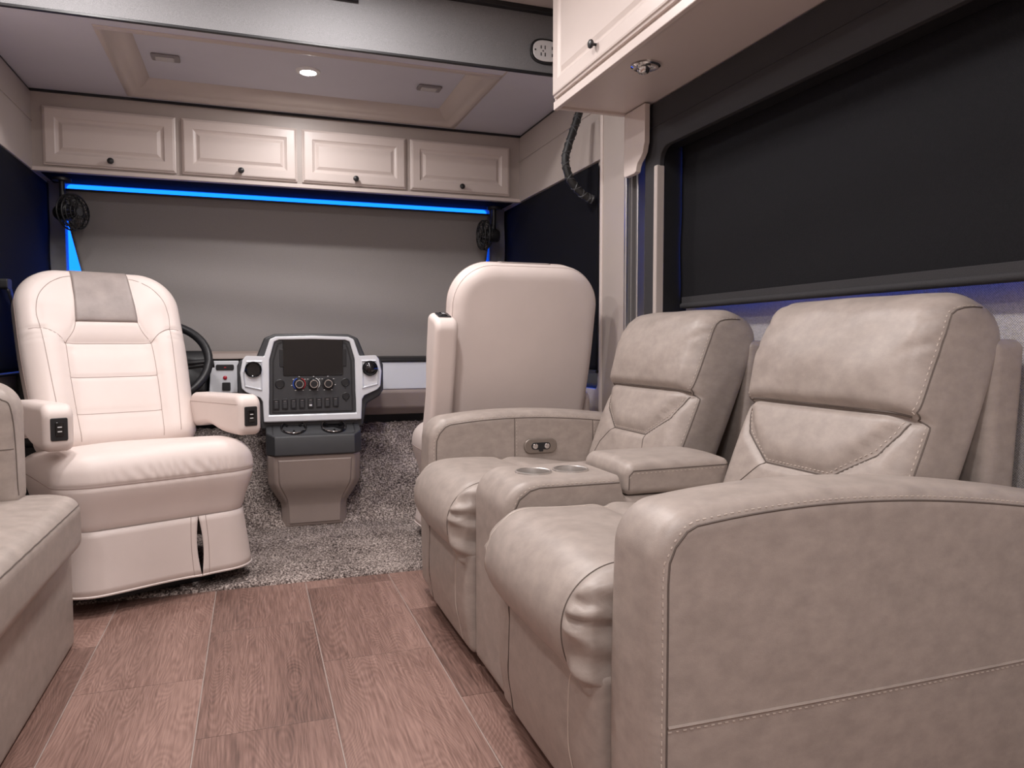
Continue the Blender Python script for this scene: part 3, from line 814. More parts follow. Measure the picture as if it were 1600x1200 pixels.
# seats
def make_seat(y0, y1, seed):
    r_ = np.random.default_rng(seed); yc, hw = (y0 + y1) / 2, (y1 - y0) / 2 - 0.003
    # cushion: long pad rolling over the front
    x0, x1, z0, z1 = 0.500, 1.23, 0.282, 0.492
    V, F = rbox((x1 - x0) / 2, hw, (z1 - z0) / 2, 0.030, (56, 44, 16), 8, {(-1, 1): 0.104, (-1, -1): 0.104}, 'xz')
    V += np.array([(x0 + x1) / 2, yc, (z0 + z1) / 2])
    u = (V[:, 1] - yc) / hw; dx = V[:, 0] - x0
    crown = (1 - np.abs(u) ** 3)
    topw = sstep(0.37, 0.49, V[:, 2])
    V[:, 2] += 0.016 * crown * topw * np.exp(-((dx - 0.13) / 0.16) ** 2) - 0.030 * topw * sstep(0.30, 0.60, dx)
    V[:, 0] -= 0.018 * crown * sstep(0.16, 0.0, dx)
    # transverse tuck where the pad ends and the seat proper begins
    V[:, 2] -= 0.010 * topw * np.exp(-((dx - 0.30) / 0.018) ** 2)
    # lengthwise seams
    for us in (-0.80, 0.86):
        g = np.exp(-((u - us) / 0.028) ** 2) * sstep(0.36, 0.0, dx)
        fr = sstep(0.12, 0.03, dx)
        V[:, 2] -= 0.005 * g * topw; V[:, 0] += 0.005 * g * fr
    # gathers at the side panels
    for s in (-1, 1):
        side = sstep(0.80, 0.97, s * u) * sstep(0.16, 0.05, dx)
        ph = r_.uniform(0, 6)
        arc = V[:, 2] * 150 + 25 * dx
        V[:, 0] += side * (0.0095 if s < 0 else 0.0025) * np.sin(arc + ph + 1.3 * np.sin(V[:, 2] * 60)); V[:, 1] += -s * side * 0.004 * (1 + np.sin(arc * 0.8 + ph))
    # lower side corner drops lower towards the arm on the near side
    drop = sstep(-0.55, -1.0, u) * sstep(0.40, 0.29, V[:, 2]) * sstep(0.2, 0.06, dx)
    V[:, 2] -= 0.030 * drop
    # very soft unevenness
    V[:, 2] += 0.0025 * topw * np.sin(V[:, 0] * 23 + seed) * np.sin(V[:, 1] * 19 + seed * 2)
    c = put('seat_cushion', V, F, 'leather', smooth='all')
    tr = bvh(V, F)
    for us, mm in ((-0.80, 'seam_dark'), (0.86, 'thread')):
        yy = yc + us * hw
        # follow the roll with rays fanned about the centre of the front
        hits = []
        o_ = Vector((x0 + 0.14, yy, 0.39))
        for a in np.linspace(math.radians(205), math.radians(85), 60):
            d = Vector((math.cos(a), 0, math.sin(a))); h, n_, _, _ = tr.ray_cast(o_ + d * 0.5, -d, 0.6)
            if h is not None: hits.append(h + d * 0.0003)
        hits += on_surface(tr, [(x0 + 0.155, yy, 0.5), (x0 + 0.31, yy, 0.5)], (0, 0, -1), step=0.01)
        v, f = tube(hits, 0.0011, 5); put('seam', v, f, mm, c)
    # footrest board below, slightly padded
    fx0, fx1, fz0, fz1 = 0.538, 0.62, 0.030, 0.320
    V, F = rbox((fx1 - fx0) / 2, hw, (fz1 - fz0) / 2, 0.020, (4, 40, 26), 4)
    V += np.array([(fx0 + fx1) / 2, yc, (fz0 + fz1) / 2])
    u = (V[:, 1] - yc) / hw; fr = V[:, 0] < fx0 + 0.02
    V[:, 0] -= 0.010 * fr * (1 - u ** 4) * np.sin(np.pi * np.clip((V[:, 2] - fz0) / (fz1 - fz0), 0, 1)) ** 0.6
    V[:, 0] += 0.012 * fr * sstep(0.16, 0.03, V[:, 2])
    sh_ = lambda uu: [(0.3, yc + uu * hw * (1 + 0.0), 0.312), (0.3, yc + (uu + (0.05 if uu < 0 else -0.05)) * hw, 0.285), (0.3, yc + (uu + (0.08 if uu < 0 else -0.08)) * hw, 0.24), (0.3, yc + (uu + (0.06 if uu < 0 else -0.06)) * hw, 0.15), (0.3, yc + uu * hw, 0.035)]
    for uu in (-0.68, 0.72):
        pl = [(p[1], p[2]) for p in sh_(uu)]
        d = poly_dist(V[:, 1:3], pl); V[:, 0] += 0.0035 * fr * np.exp(-(d / 0.009) ** 2)
    b = put('footrest', V, F, 'leather', smooth='all'); tr = bvh(V, F)
    for uu in (-0.68, 0.72):
        sseam('seam', tr, smooth_path(sh_(uu), 6), (1, 0, 0), 0.0015, 'thread' if uu < 0 else 'seam_dark', b)
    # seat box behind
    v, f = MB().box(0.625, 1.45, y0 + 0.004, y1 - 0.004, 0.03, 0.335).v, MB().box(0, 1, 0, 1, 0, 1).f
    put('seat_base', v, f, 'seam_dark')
make_seat(1.105, 1.645, 1)
make_seat(1.905, 2.436, 2)

# backrests
def lean(V, x_base, z_base, ang):
    """local (t = towards the front is -, y, s = up the back) -> room"""
    V = np.asarray(V, float); c, s = math.cos(ang), math.sin(ang)
    return np.stack([x_base + V[:, 0] * c + V[:, 2] * s, V[:, 1], z_base - V[:, 0] * s + V[:, 2] * c], 1)
def make_back(y0, y1, seed):
    yc, hw = (y0 + y1) / 2, (y1 - y0) / 2 - 0.002
    ANG = math.radians(22); XB, ZB = 1.175, 0.430
    S_cr, S_top, th = 0.305, 0.590, 0.175
    # one upholstered back: lumbar section below, head pillow above, divided by a deep fold
    V, F = rbox(th / 2, hw, S_top / 2, 0.045, (10, 46, 60), 6, {(-1, 1): 0.080, (1, 1): 0.080}, 'xz')
    V += np.array([th / 2 - 0.065, 0, S_top / 2])
    t0 = -0.065
    u = V[:, 1] / hw; s = V[:, 2]; fr = sstep(0.07, -0.02, V[:, 0])
    side = 1 - np.abs(u) ** 4
    hp_ = np.clip((s - S_cr) / (S_top - S_cr), 0, 1)
    lum = np.clip((S_cr - s) / S_cr, 0, 1)
    V[:, 0] -= fr * np.where(s > S_cr, (0.056 * np.clip(np.sin(np.pi * np.clip(hp_ * 0.84 + 0.09, 0, 1)), 0, 1) ** 0.55) * (0.55 + 0.45 * side), 0.0)
    V[:, 0] -= fr * np.where(s <= S_cr, 0.010 * np.sin(np.pi * np.clip(lum * 1.1, 0, 1)) * side, 0.0)
    V[:, 0] += fr * 0.016 * np.exp(-((s - S_cr) / 0.010) ** 2) * (0.6 + 0.4 * side)
    # lumbar panel, trapezoid outline pressed in by the seams
    tz = [(-0.245, S_cr - 0.012), (-0.235, 0.265), (-0.205, 0.215), (-0.105, 0.150), (0.105, 0.150), (0.205, 0.215), (0.235, 0.265), (0.245, S_cr - 0.012)]
    d = poly_dist(V[:, 1:3], tz)
    V[:, 0] += fr * 0.009 * np.exp(-(d / 0.011) ** 2)
    inside = sstep(0.0, 0.05, d) * (s < S_cr) * (s > 0.15) * (np.abs(V[:, 1]) < 0.105 + (s - 0.15) * 0.9)
    V[:, 0] -= fr * 0.014 * inside
    # side swell and creases at the corner seam
    sd = sstep(0.86, 1.0, np.abs(u))
    V[:, 1] += np.sign(V[:, 1]) * sd * 0.012 * np.sin(np.pi * np.clip(s / S_top, 0, 1)) * sstep(-0.10, 0.0, V[:, 0])
    rr = np.random.default_rng(seed)
    for k in range(4):
        s0 = rr.uniform(0.40, 0.56); V[:, 0] += fr * sstep(0.72, 0.95, np.abs(u)) * 0.004 * np.exp(-((s - s0 - 0.25 * (np.abs(u) - 0.8)) / 0.012) ** 2)
    V[:, 0] += fr * 0.003 * np.sin(s * 40 + seed + 3 * u) * np.sin(u * 5 + seed) * (s > S_cr)
    Vr = lean(V, XB, ZB, ANG); Vr[:, 1] += yc
    b = put('backrest', Vr, F, 'leather', smooth='all')
    tr = bvh(V, F)
    def run(pts, dd, nm, rad, m, stitch=False):
        h = on_surface(tr, pts, dd, step=0.005, lift=0.0003)
        if len(h) < 2: return
        # cut where the ray jumps
        H = lean(np.array([tuple(p) for p in h]), XB, ZB, ANG); H[:, 1] += yc
        v, f = tube([Vector(p) for p in H], rad, 5); put(nm, v, f, m, b)
    def stitch(pts, dd):
        h = on_surface(tr, pts, dd, step=0.002, lift=0.0004)
        H = lean(np.array([tuple(p) for p in h]), XB, ZB, ANG); H[:, 1] += yc; H = [Vector(p) for p in H]
        mb = MB(); acc = 0; cur = []
        for a, c in zip(H[:-1], H[1:]):
            L_ = (c - a).length
            if acc % 0.0125 < 0.0075: cur.append(a)
            elif cur:
                if len(cur) > 1: mb.add(*tube(cur, 0.0011, 4))
                cur = []
            acc += L_
        o = put('stitching', mb.v, mb.f, 'thread', b); o['kind'] = 'stuff'
    run([(-0.5, p[0], p[1]) for p in tz], (1, 0, 0), 'seam', 0.0020, 'seam_dark')
    stitch([(-0.5, p[0] * 0.965, p[1] + (0.007 if abs(p[0]) < 0.21 else 0.0)) for p in tz], (1, 0, 0))
    run([(-0.5, 0.105, 0.150), (-0.5, 0.17, 0.09), (-0.5, 0.20, 0.03)], (1, 0, 0), 'seam', 0.0013, 'seam_dark')
    run([(-0.5, -0.105, 0.150), (-0.5, -0.125, 0.09), (-0.5, -0.13, 0.03)], (1, 0, 0), 'seam', 0.0013, 'seam_dark')
    # dark fold under the head pillow
    run([(-0.5, y_, S_cr + 0.001) for y_ in np.linspace(-0.25, 0.25, 20)], (1, 0, 0), 'fold', 0.0030, 'seam_dark')
    for sg in (-1, 1):
        # corner seam running up the edge between front and side
        pts = [(-0.030, sg * 0.6, s_) for s_ in np.linspace(0.05, S_cr - 0.01, 12)] + [(-0.062 + 0.10 * max(0, (q - 0.72) / 0.28) ** 2.2, sg * 0.6, S_cr + (S_top - S_cr) * q - 0.012 * max(0, (q - 0.8) / 0.2)) for q in np.linspace(0.03, 0.97, 20)]
        run(pts, (0, -sg, 0), 'seam', 0.0019, 'seam_dark')
        stitch([(p[0] - 0.007, p[1], p[2]) for p in pts], (0, -sg, 0))
    # rigid outer back
    V, F = rbox(0.045, hw + 0.010, 0.43, 0.022, (4, 16, 24), 4)
    V += np.array([SX1 - 0.050, yc, 0.03 + 0.43]); V[:, 0] += 0.02 * sstep(0.5, 0.9, V[:, 2])
    put('outer_back', V, F, 'leather', smooth='all')
make_back(1.108, 1.645, 4)
make_back(1.905, 2.436, 9)

# console between the seats
y0, y1 = 1.648, 1.902; yc = (y0 + y1) / 2; hw = (y1 - y0) / 2
def console():
    x0, x1, ztop = SX0 - 0.004, 1.28, 0.550
    V, F = rbox((x1 - x0) / 2, hw, (ztop - 0.03) / 2, 0.020, (50, 18, 24), 4, {(-1, 1): 0.075}, 'xz')
    V += np.array([(x0 + x1) / 2, yc, (ztop + 0.03) / 2])
    V[:, 2] -= 0.055 * sstep(0.868, 0.874, V[:, 0]) * sstep(0.44, 0.54, V[:, 2])
    c = put('console', V, F, 'leather', smooth='all'); tr = bvh(V, F)
    for s in (-1, 1):
        pth = [(x0 + 0.018, yc + s * 0.5, 0.05), (x0 + 0.018, yc + s * 0.5, 0.44), (x0 + 0.022, yc + s * 0.5, 0.475), (x0 + 0.038, yc + s * 0.5, 0.508), (x0 + 0.066, yc + s * 0.5, 0.528), (x0 + 0.09, yc + s * 0.5, 0.5335), (0.860, yc + s * 0.5, 0.5335)]
        sseam('seam', tr, pth, (0, -s, 0), 0.0018, 'seam_dark', c)
        sstitch(tr, [(p[0] - (0.007 if i < 3 else 0.002), p[1], p[2] + (0 if i < 3 else 0.006)) for i, p in enumerate(pth)], (0, -s, 0), c)
    # steel cup holders let into wells cut in the top
    cxs = (0.678, 0.782)
    for cx in cxs:
        v, f = lathe([(0.0425, 0.470), (0.0425, 0.60)], 36, (cx, yc, 0)); cut = put('cutter', v, f, 'leather', None)
        cut.data.transform(Matrix.Translation(-Vector(OFF))); cut.location = sofa.location
        md = c.modifiers.new('cut', 'BOOLEAN'); md.object = cut; md.solver = 'EXACT'
        bpy.context.view_layer.update()
        me = bpy.data.meshes.new_from_object(c.evaluated_get(bpy.context.evaluated_depsgraph_get()))
        c.modifiers.clear(); c.data = me; bpy.data.objects.remove(cut)
    c.data.set_sharp_from_angle(angle=math.radians(50))
    for cx in cxs:
        v, f = lathe([(0.0480, 0.5503), (0.0475, 0.5535), (0.0440, 0.5545), (0.0415, 0.5530), (0.0405, 0.545), (0.0380, 0.476), (0.034, 0.473), (0.001, 0.473)], 36, (cx, yc, 0), cap=False)
        put('cup_holder', v, f, 'steel', c, label='brushed steel cup holder')
    # padded lid
    V, F = rbox(0.155, hw - 0.001, 0.040, 0.018, (24, 16, 6), 5, {(-1, 1): 0.03}, 'xz')
    uu = V[:, 1] / hw
    V[:, 2] += 0.012 * (1 - uu ** 2) * sstep(-0.01, 0.03, V[:, 2]) * (1 - (V[:, 0] / 0.17) ** 4)
    V += np.array([0.876 + 0.157, yc, 0.5375])
    l = put('lid', V, F, 'leather', sofa, smooth='all'); tr = bvh(V, F)
    for s in (-1, 1):
        p = [(0.888, yc + s * 0.5, 0.512), (0.889, yc + s * 0.5, 0.548), (0.900, yc + s * 0.5, 0.560), (1.18, yc + s * 0.5, 0.563)]
        sseam('seam', tr, p, (0, -s, 0), 0.0016, 'seam_dark', l)
        sstitch(tr, [(q[0], q[1], q[2] - 0.007) for q in p[1:]], (0, -s, 0), l)
console()

# ================================================================== CAPTAIN'S CHAIRS
def captain(label, loc, rz, recline, arms, zlift=0.0):
    """faces local -y; origin on the floor under the seat; arms = 'down' or ('up', side)"""
    t = thing('captain_chair', label, 'chair', loc, rz)
    # pedestal
    mb = MB(); mb.add(*loft([[(x, y, z) for x, y in rrect(-a, a, -b, b, 0.03)] for a, b, z in ((0.20, 0.20, 0.0), (0.20, 0.20, 0.015), (0.13, 0.14, 0.03), (0.13, 0.14, 0.20), (0.21, 0.21, 0.235), (0.21, 0.21, 0.25))]))
    mb.link('pedestal', 'black_plastic', t)
    # seat cushion
    hx, hy, hz = 0.312, 0.290, 0.140
    z0 = 0.225
    V, F = rbox(hx, hy, hz, 0.055, (84, 34, 26), 6, {(-1, -1): 0.09, (1, -1): 0.09, (-1, 1): 0.05, (1, 1): 0.05}, 'xy')
    V += np.array([0, 0, z0 + hz])
    u = V[:, 0] / hx; w_ = V[:, 1] / hy; top = sstep(z0 + 0.18, z0 + 0.27, V[:, 2])
    V[:, 2] += top * (0.020 * (1 - u ** 2) * np.exp(-((w_ + 0.55) / 0.5) ** 2) - 0.035 * sstep(-0.4, 0.9, w_))
    # front swells out at the upper roll, tucked in lower down
    fr = sstep(0.5, 0.95, -w_)
    V[:, 1] -= fr * 0.022 * np.exp(-((V[:, 2] - (z0 + 0.185)) / 0.07) ** 2) * (1 - 0.5 * u ** 2)
    V[:, 0] += np.sign(u) * sstep(0.8, 1.0, np.abs(u)) * 0.020 * np.exp(-((V[:, 2] - (z0 + 0.19)) / 0.07) ** 2)
    k = 1 - 0.055 * sstep(z0 + 0.15, z0, V[:, 2]); V[:, 0] *= k; V[:, 1] *= np.where(V[:, 1] < 0, k, 1)
    zs = z0 + 0.178
    # welt groove round the front
    g = np.exp(-((V[:, 2] - zs) / 0.006) ** 2) * sstep(0.7, 0.95, np.maximum(np.abs(u), -w_))
    V[:, 1] += fr * 0.006 * g
    # small puckers above the welt
    pk = np.exp(-((V[:, 2] - zs - 0.03) / 0.022) ** 2) * sstep(0.6, 0.95, -w_)
    V[:, 1] += 0.0036 * pk * np.sin(V[:, 0] * 190 + 60 * V[:, 2] + 2.5 * np.sin(V[:, 0] * 31)) * (0.5 + 0.5 * np.sin(V[:, 0] * 9 + 1))
    V[:, 2] += 0.003 * top * np.sin(V[:, 0] * 12 + 0.5) * np.sin(V[:, 1] * 14)
    c = link('seat_cushion', V, F, 'vinyl', t, smooth='all'); tr = bvh(V, F)
    hits = []
    for a in np.linspace(math.radians(150), math.radians(390), 110):
        d = Vector((math.cos(a), math.sin(a), 0)); h, n_, _, _ = tr.ray_cast(Vector((0, 0, zs)) + d * 0.8, -d, 0.8)
        if h is not None: hits.append(h)
    v, f = tube(hits, 0.0018, 5); link('welt', v, f, 'vinyl_seam_shade', c)
    # skirt: two hanging panels with an open slit
    def skirt_path(n=120):
        P = []
        q = rrect(-hx + 0.022, hx - 0.022, -hy + 0.020, hy, [0.085, 0.085, 0.03, 0.03], 10)
        P = q + [q[0]]
        return P
    P = skirt_path(); per = [0]
    for a, b in zip(P[:-1], P[1:]): per.append(per[-1] + math.hypot(b[0] - a[0], b[1] - a[1]))
    tot = per[-1]
    def at(s):
        s = s % tot
        for i in range(len(P) - 1):
            if per[i] <= s <= per[i + 1] and per[i + 1] > per[i]:
                q = (s - per[i]) / (per[i + 1] - per[i]); x = P[i][0] + (P[i + 1][0] - P[i][0]) * q; y = P[i][1] + (P[i + 1][1] - P[i][1]) * q
                dx, dy = P[i + 1][0] - P[i][0], P[i + 1][1] - P[i][1]; l = math.hypot(dx, dy) or 1
                return x, y, dy / l, -dx / l
        return P[0][0], P[0][1], 0, -1
    # arclength of the slit: front edge, at x = +0.10
    i0 = 10; s_slit = per[i0] + (0.105 - P[i0][0])
    zt, zb = z0 + 0.030, 0.050
    def panel(s0, s1, slit_at):
        ns = int(abs(s1 - s0) / 0.012); nz = 9; rows = []
        for i in range(ns + 1):
            s = s0 + (s1 - s0) * i / ns; col = []
            for k in range(nz + 1):
                q = k / nz; z = zt + (zb - zt) * q
                end = min(abs(s - s0), abs(s - s1))
                dd = (s - slit_at)
                pull = 0.010 * math.sin(math.pi * min(1, q * 1.0)) * math.exp(-abs(dd) / 0.03) * (1 if dd > 0 else -1) if abs(dd) < 0.15 else 0
                x, y, nx_, ny_ = at(s + pull)
                fl = 0.006 + 0.022 * q + 0.006 * math.sin(s * 13) * q + 0.010 * math.exp(-abs(dd) / 0.04) * q
                col.append((x + nx_ * fl, y + ny_ * fl, z))
            rows.append(col)
        V = [p for r in rows for p in r]; F = []
        m = nz + 1
        for i in range(ns):
            for k in range(nz): F.append((i * m + k, (i + 1) * m + k, (i + 1) * m + k + 1, i * m + k + 1))
        o = link('skirt', V, F, 'vinyl', t, smooth='all')
        so = o.modifiers.new('thick', 'SOLIDIFY'); so.thickness = 0.004; so.offset = 0
        v, f = tube([r[-1] for r in rows], 0.0045, 6); link('hem', v, f, 'vinyl', o)
        edge = rows[0] if abs(s0 - slit_at) < abs(s1 - slit_at) else rows[-1]
        inn = rows[2] if edge is rows[0] else rows[-3]
        v, f = tube([(p[0], p[1] - 0.002, p[2]) for p in inn], 0.0012, 5); link('seam', v, f, 'vinyl_seam_shade', o)
    panel(s_slit - 0.001, s_slit - tot / 2, s_slit); panel(s_slit + 0.001, s_slit + tot / 2, s_slit)
    # backrest, modelled upright then reclined
    bw, bh, bt = 0.302, 0.375, 0.072
    V, F = rbox(bw, bt, bh, 0.050, (48, 6, 58), 6, {(-1, 1): 0.160, (1, 1): 0.160, (-1, -1): 0.05, (1, -1): 0.05}, 'xz')
    s = V[:, 2] + bh; H = 2 * bh
    wid = 1 - 0.06 * sstep(0.45, 0.0, s) + 0.0 * s
    V[:, 0] *= wid
    x = V[:, 0]; ax_ = np.abs(x); fr = sstep(0.02, -0.06, V[:, 1])
    # bolsters, head roll, waist
    V[:, 1] -= fr * (0.020 * np.exp(-((ax_ - 0.215) / 0.05) ** 2) * sstep(0.57, 0.40, s) + 0.016 * np.exp(-((s - 0.58) / 0.10) ** 2) * sstep(0.30, 0.15, ax_))
    V[:, 1] += fr * 0.012 * np.exp(-((s - 0.415) / 0.03) ** 2) * sstep(0.18, 0.12, ax_)
    V[:, 1] += fr * 0.006 * sstep(0.16, 0.13, ax_) * sstep(0.415, 0.385, s)
    lines = []
    for sg in (-1, 1):
        lines += [[(sg * 0.104, H - 0.02), (sg * 0.113, 0.507), (sg * 0.155, 0.420)],
                  [(sg * 0.155, 0.420), (sg * 0.156, 0.30), (sg * 0.152, 0.15), (sg * 0.146, 0.02)],
                  [(sg * 0.155, 0.420), (sg * 0.188, 0.456), (sg * 0.234, 0.478), (sg * 0.272, 0.476)],
                  [(sg * 0.234, 0.478), (sg * 0.228, 0.36), (sg * 0.218, 0.18), (sg * 0.206, 0.03)],
                  [(sg * 0.234, 0.478), (sg * 0.240, 0.545), (sg * 0.226, 0.615), (sg * 0.188, 0.668), (sg * 0.142, 0.698), (sg * 0.107, 0.708)]]
    lines += [[(-0.113, 0.507), (0.113, 0.507)], [(-0.155, 0.420), (0.155, 0.420)], [(-0.156, 0.275), (0.156, 0.275)], [(-0.152, 0.125), (0.152, 0.125)]]
    P2 = np.stack([V[:, 0], s], 1)
    for ln in lines:
        V[:, 1] += fr * 0.0035 * np.exp(-(poly_dist(P2, ln) / 0.007) ** 2)
    # little drag wrinkles from the bolster corners
    for sg in (-1, 1):
        for k, (dz, am) in enumerate(((-0.018, 0.004), (-0.036, 0.003), (0.012, 0.002))):
            V[:, 1] += fr * am * np.exp(-((s - 0.468 - dz - 0.15 * (0.26 - ax_) * (0 if k else 1)) / 0.006) ** 2) * sstep(0.19, 0.25, sg * x)
    # back face gently crowned
    bk = sstep(0.0, 0.06, V[:, 1]); V[:, 1] += bk * 0.018 * (1 - (x / bw) ** 2) * np.sin(np.pi * np.clip(s / H, 0, 1))
    ANG = math.radians(recline); py, pz = 0.225, 0.455 + zlift
    def place(Q):
        Q = np.asarray(Q, float).copy(); Q[:, 2] += bh; Q = rot_x(Q, -ANG, (0, 0, 0)); Q[:, 1] += py; Q[:, 2] += pz; return Q
    b = link('backrest', place(V), F, 'vinyl', t, smooth='all'); tr = bvh(V, F)
    for ln in lines:
        pts = smooth_path([(p[0], -0.4, p[1] - bh) for p in ln], 8) if len(ln) > 2 else [(p[0], -0.4, p[1] - bh) for p in ln]
        h = on_surface(tr, pts, (0, 1, 0), lift=0.0002)
        if len(h) > 1:
            v, f = tube([Vector(p) for p in place([tuple(q) for q in h])], 0.0013, 5); link('seam', v, f, 'vinyl_seam_shade', b)
    # edge seam round the side of the front
    for off in ((-0.030, 0.0015), (0.046, 0.0012)):
        hits = []
        for a in np.linspace(math.radians(-70), math.radians(250), 150):
            d = Vector((math.cos(a), 0, math.sin(a))); h, n_, _, _ = tr.ray_cast(Vector((0, off[0], 0)) + d * 0.8, -d, 0.8)
            if h is not None: hits.append(tuple(h))
        v, f = tube([Vector(p) for p in place(hits)], off[1], 5); link('seam', v, f, 'vinyl_seam_shade', b)
    # leather head patch: a second skin lifted off the front and over the top
    Fa = np.array(F); cen = V[Fa].mean(1); cs = cen[:, 2] + bh
    half = 0.100 + 0.008 * np.clip((0.705 - cs) / 0.14, 0, 1)
    # rebuild as a clean grid dropped on the surface
    G = []; na, nb = 25, 30
    for j in range(nb):
        q = j / (nb - 1); row = []
        for i in range(na):
            uu = -1 + 2 * i / (na - 1)
            if q < 0.72:
                s_ = 0.5085 + (0.690 - 0.5085) * q / 0.72; hwid = 0.113 - 0.009 * min(1, (s_ - 0.507) / 0.18)
                h, n_, _, _ = tr.ray_cast(Vector((uu * hwid, -0.5, s_ - bh)), Vector((0, 1, 0)), 1.0)
            else:
                a = math.radians(178 - (178 - 82) * (q - 0.72 + 0.02) / 0.30) ; d = Vector((0, math.cos(a), math.sin(a)))
                h, n_, _, _ = tr.ray_cast(Vector((uu * 0.104, -0.005, 0.690 - bh)) + d * 0.5, -d, 0.6)
            if h is None: h = Vector((uu * 0.1, -bt, 0.6 - bh)); n_ = Vector((0, -1, 0))
            if n_.dot(Vector((0, -1, 0.6))) < 0: n_ = -n_
            row.append(tuple(h + n_ * 0.0016))
        G.append(row)
    GV = [p for r in G for p in r]; GF = [(j * na + i, j * na + i + 1, (j + 1) * na + i + 1, (j + 1) * na + i) for j in range(nb - 1) for i in range(na - 1)]
    o = link('head_patch', place(GV), GF, 'leather_patch', b, smooth='all', label='taupe leather head patch')
    so = o.modifiers.new('thick', 'SOLIDIFY'); so.thickness = 0.003; so.offset = 0
    # armrests
    for sg, pose in ((-1, arms[0]), (1, arms[1])):
        al, ah, at_ = 0.250, 0.076, 0.044
        V, F = rbox(at_, al, ah, 0.022, (6, 26, 10), 5, {(-1, 1): 0.045, (1, 1): 0.045, (-1, -1): 0.03}, 'yz')
        q = (V[:, 1] + al) / (2 * al)                       # 0 at the front
        V[:, 2] += np.where(V[:, 2] < 0, 0.022 * np.exp(-((q - 0.62) / 0.20) ** 2) * sstep(0, -0.06, V[:, 2]), 0) - 0.012 * q * sstep(0, 0.06, V[:, 2])
        swp = [(0, -al - 0.002, 0.0)]
        def armplace(Q):
            Q = np.asarray(Q, float).copy()
            if pose == 'down':
                Q[:, 1] += -0.012; Q[:, 2] += 0.598; Q[:, 0] += sg * 0.310
            else:   # folded up along the backrest
                Q = rot_x(Q, math.radians(-104), (0, al - 0.03, 0)); Q[:, 1] += 0.095; Q[:, 2] += 0.510; Q[:, 0] += sg * 0.342
            return Q
        a = link('armrest', armplace(V), F, 'vinyl', t, smooth='all')
        tr2 = bvh(V, F)
        # switch pod let into the front end
        front = -al
        v, f = prism(rrect(-0.024, 0.024, -0.040, 0.032, 0.005, 4), front - 0.004, front + 0.012, 'xz'); sw = link('switch_pod', armplace(v), f, 'black_plastic', a, bevel=0.002, label='black rocker switch pod')
        v, f = prism(rrect(-0.012, 0.012, -0.026, 0.018, 0.003, 3), front - 0.008, front, 'xz'); link('rocker', armplace(v), f, 'gloss_black', sw, bevel=0.002)
        for zz in (-0.012, 0.002):
            v, f = MB().box(-0.006, 0.006, front - 0.0088, front - 0.0075, zz, zz + 0.003).v, MB().box(0, 1, 0, 1, 0, 1).f; link('mark', armplace(v), f, 'white_print', sw)
        # pivot boss towards the backrest
        if sg == 1:
            link('bracket', *lathe([(0.022, -0.30), (0.022, 0.30)], 12, (0, 0.16, 0.44), 'x'), 'black_plastic', t)
        # wrinkled edge seam
        hits = []
        for q_ in np.linspace(0.03, 0.97, 40):
            h, n_, _, _ = tr2.ray_cast(Vector((-sg * 0.5, -al + 2 * al * q_, 0.040 - 0.012 * q_)), Vector((sg, 0, 0)), 1)
            if h is not None: hits.append(tuple(h))
        if len(hits) > 2:
            v, f = tube([Vector(p) for p in armplace(hits)], 0.0011, 5); link('seam', v, f, 'vinyl_seam_shade', a)
    return t

DRIVER = captain('cream captain chair facing the room, taupe head patch and hanging skirt', (-0.400, 3.02, 0.018), math.radians(24), 24, ('down', 'down'))
PASS = captain('cream captain chair seen from its plain back behind the recliner sofa', (1.012, 3.12, 0.018), math.radians(180), 12, ('down', 'up'), -0.015)

# ================================================================== DASHBOARD
dash = thing('dashboard', 'brown and silver dashboard running below the windshield shade', 'dashboard', (0.244, 4.03, 0.45))
def dput(o): return sh(o, dash)
pr = [(3.985, 0.500), (3.945, 0.540), (3.935, 0.625), (3.955, 0.640), (3.955, 0.640), (4.14, 0.640), (4.14, 0.500)]
v, f = prism(pr, XL + 0.04, XR - 0.04, 'yz'); dput(link('lower_panel', v, f, 'dash_brown', dash, bevel=0.010))
v, f = prism([(3.958, 0.638), (3.968, 0.782), (4.0, 0.790), (4.14, 0.790), (4.14, 0.638)], 0.46, XR - 0.04, 'yz'); dput(link('silver_strip', v, f, 'silver', dash, bevel=0.004, label='silver dash strip'))
v, f = prism([(3.960, 0.783), (3.957, 0.794), (3.975, 0.806), (4.155, 0.812), (4.155, 0.785)], XL + 0.04, XR - 0.04, 'yz'); dput(link('top_pad', v, f, 'black_plastic', dash, bevel=0.004))
v, f = prism([(3.930, 0.640), (3.950, 0.800), (3.99, 0.845), (4.15, 0.845), (4.15, 0.640)], XL + 0.04, -0.215, 'yz'); dput(link('instrument_binnacle', v, f, 'black_plastic', dash, bevel=0.015))
v, f = prism([(3.946, 0.804), (3.960, 0.832), (3.985, 0.842), (4.15, 0.842), (4.15, 0.804)], -0.215, 0.05, 'yz'); dput(link('brow', v, f, 'dash_brown', dash, bevel=0.006))
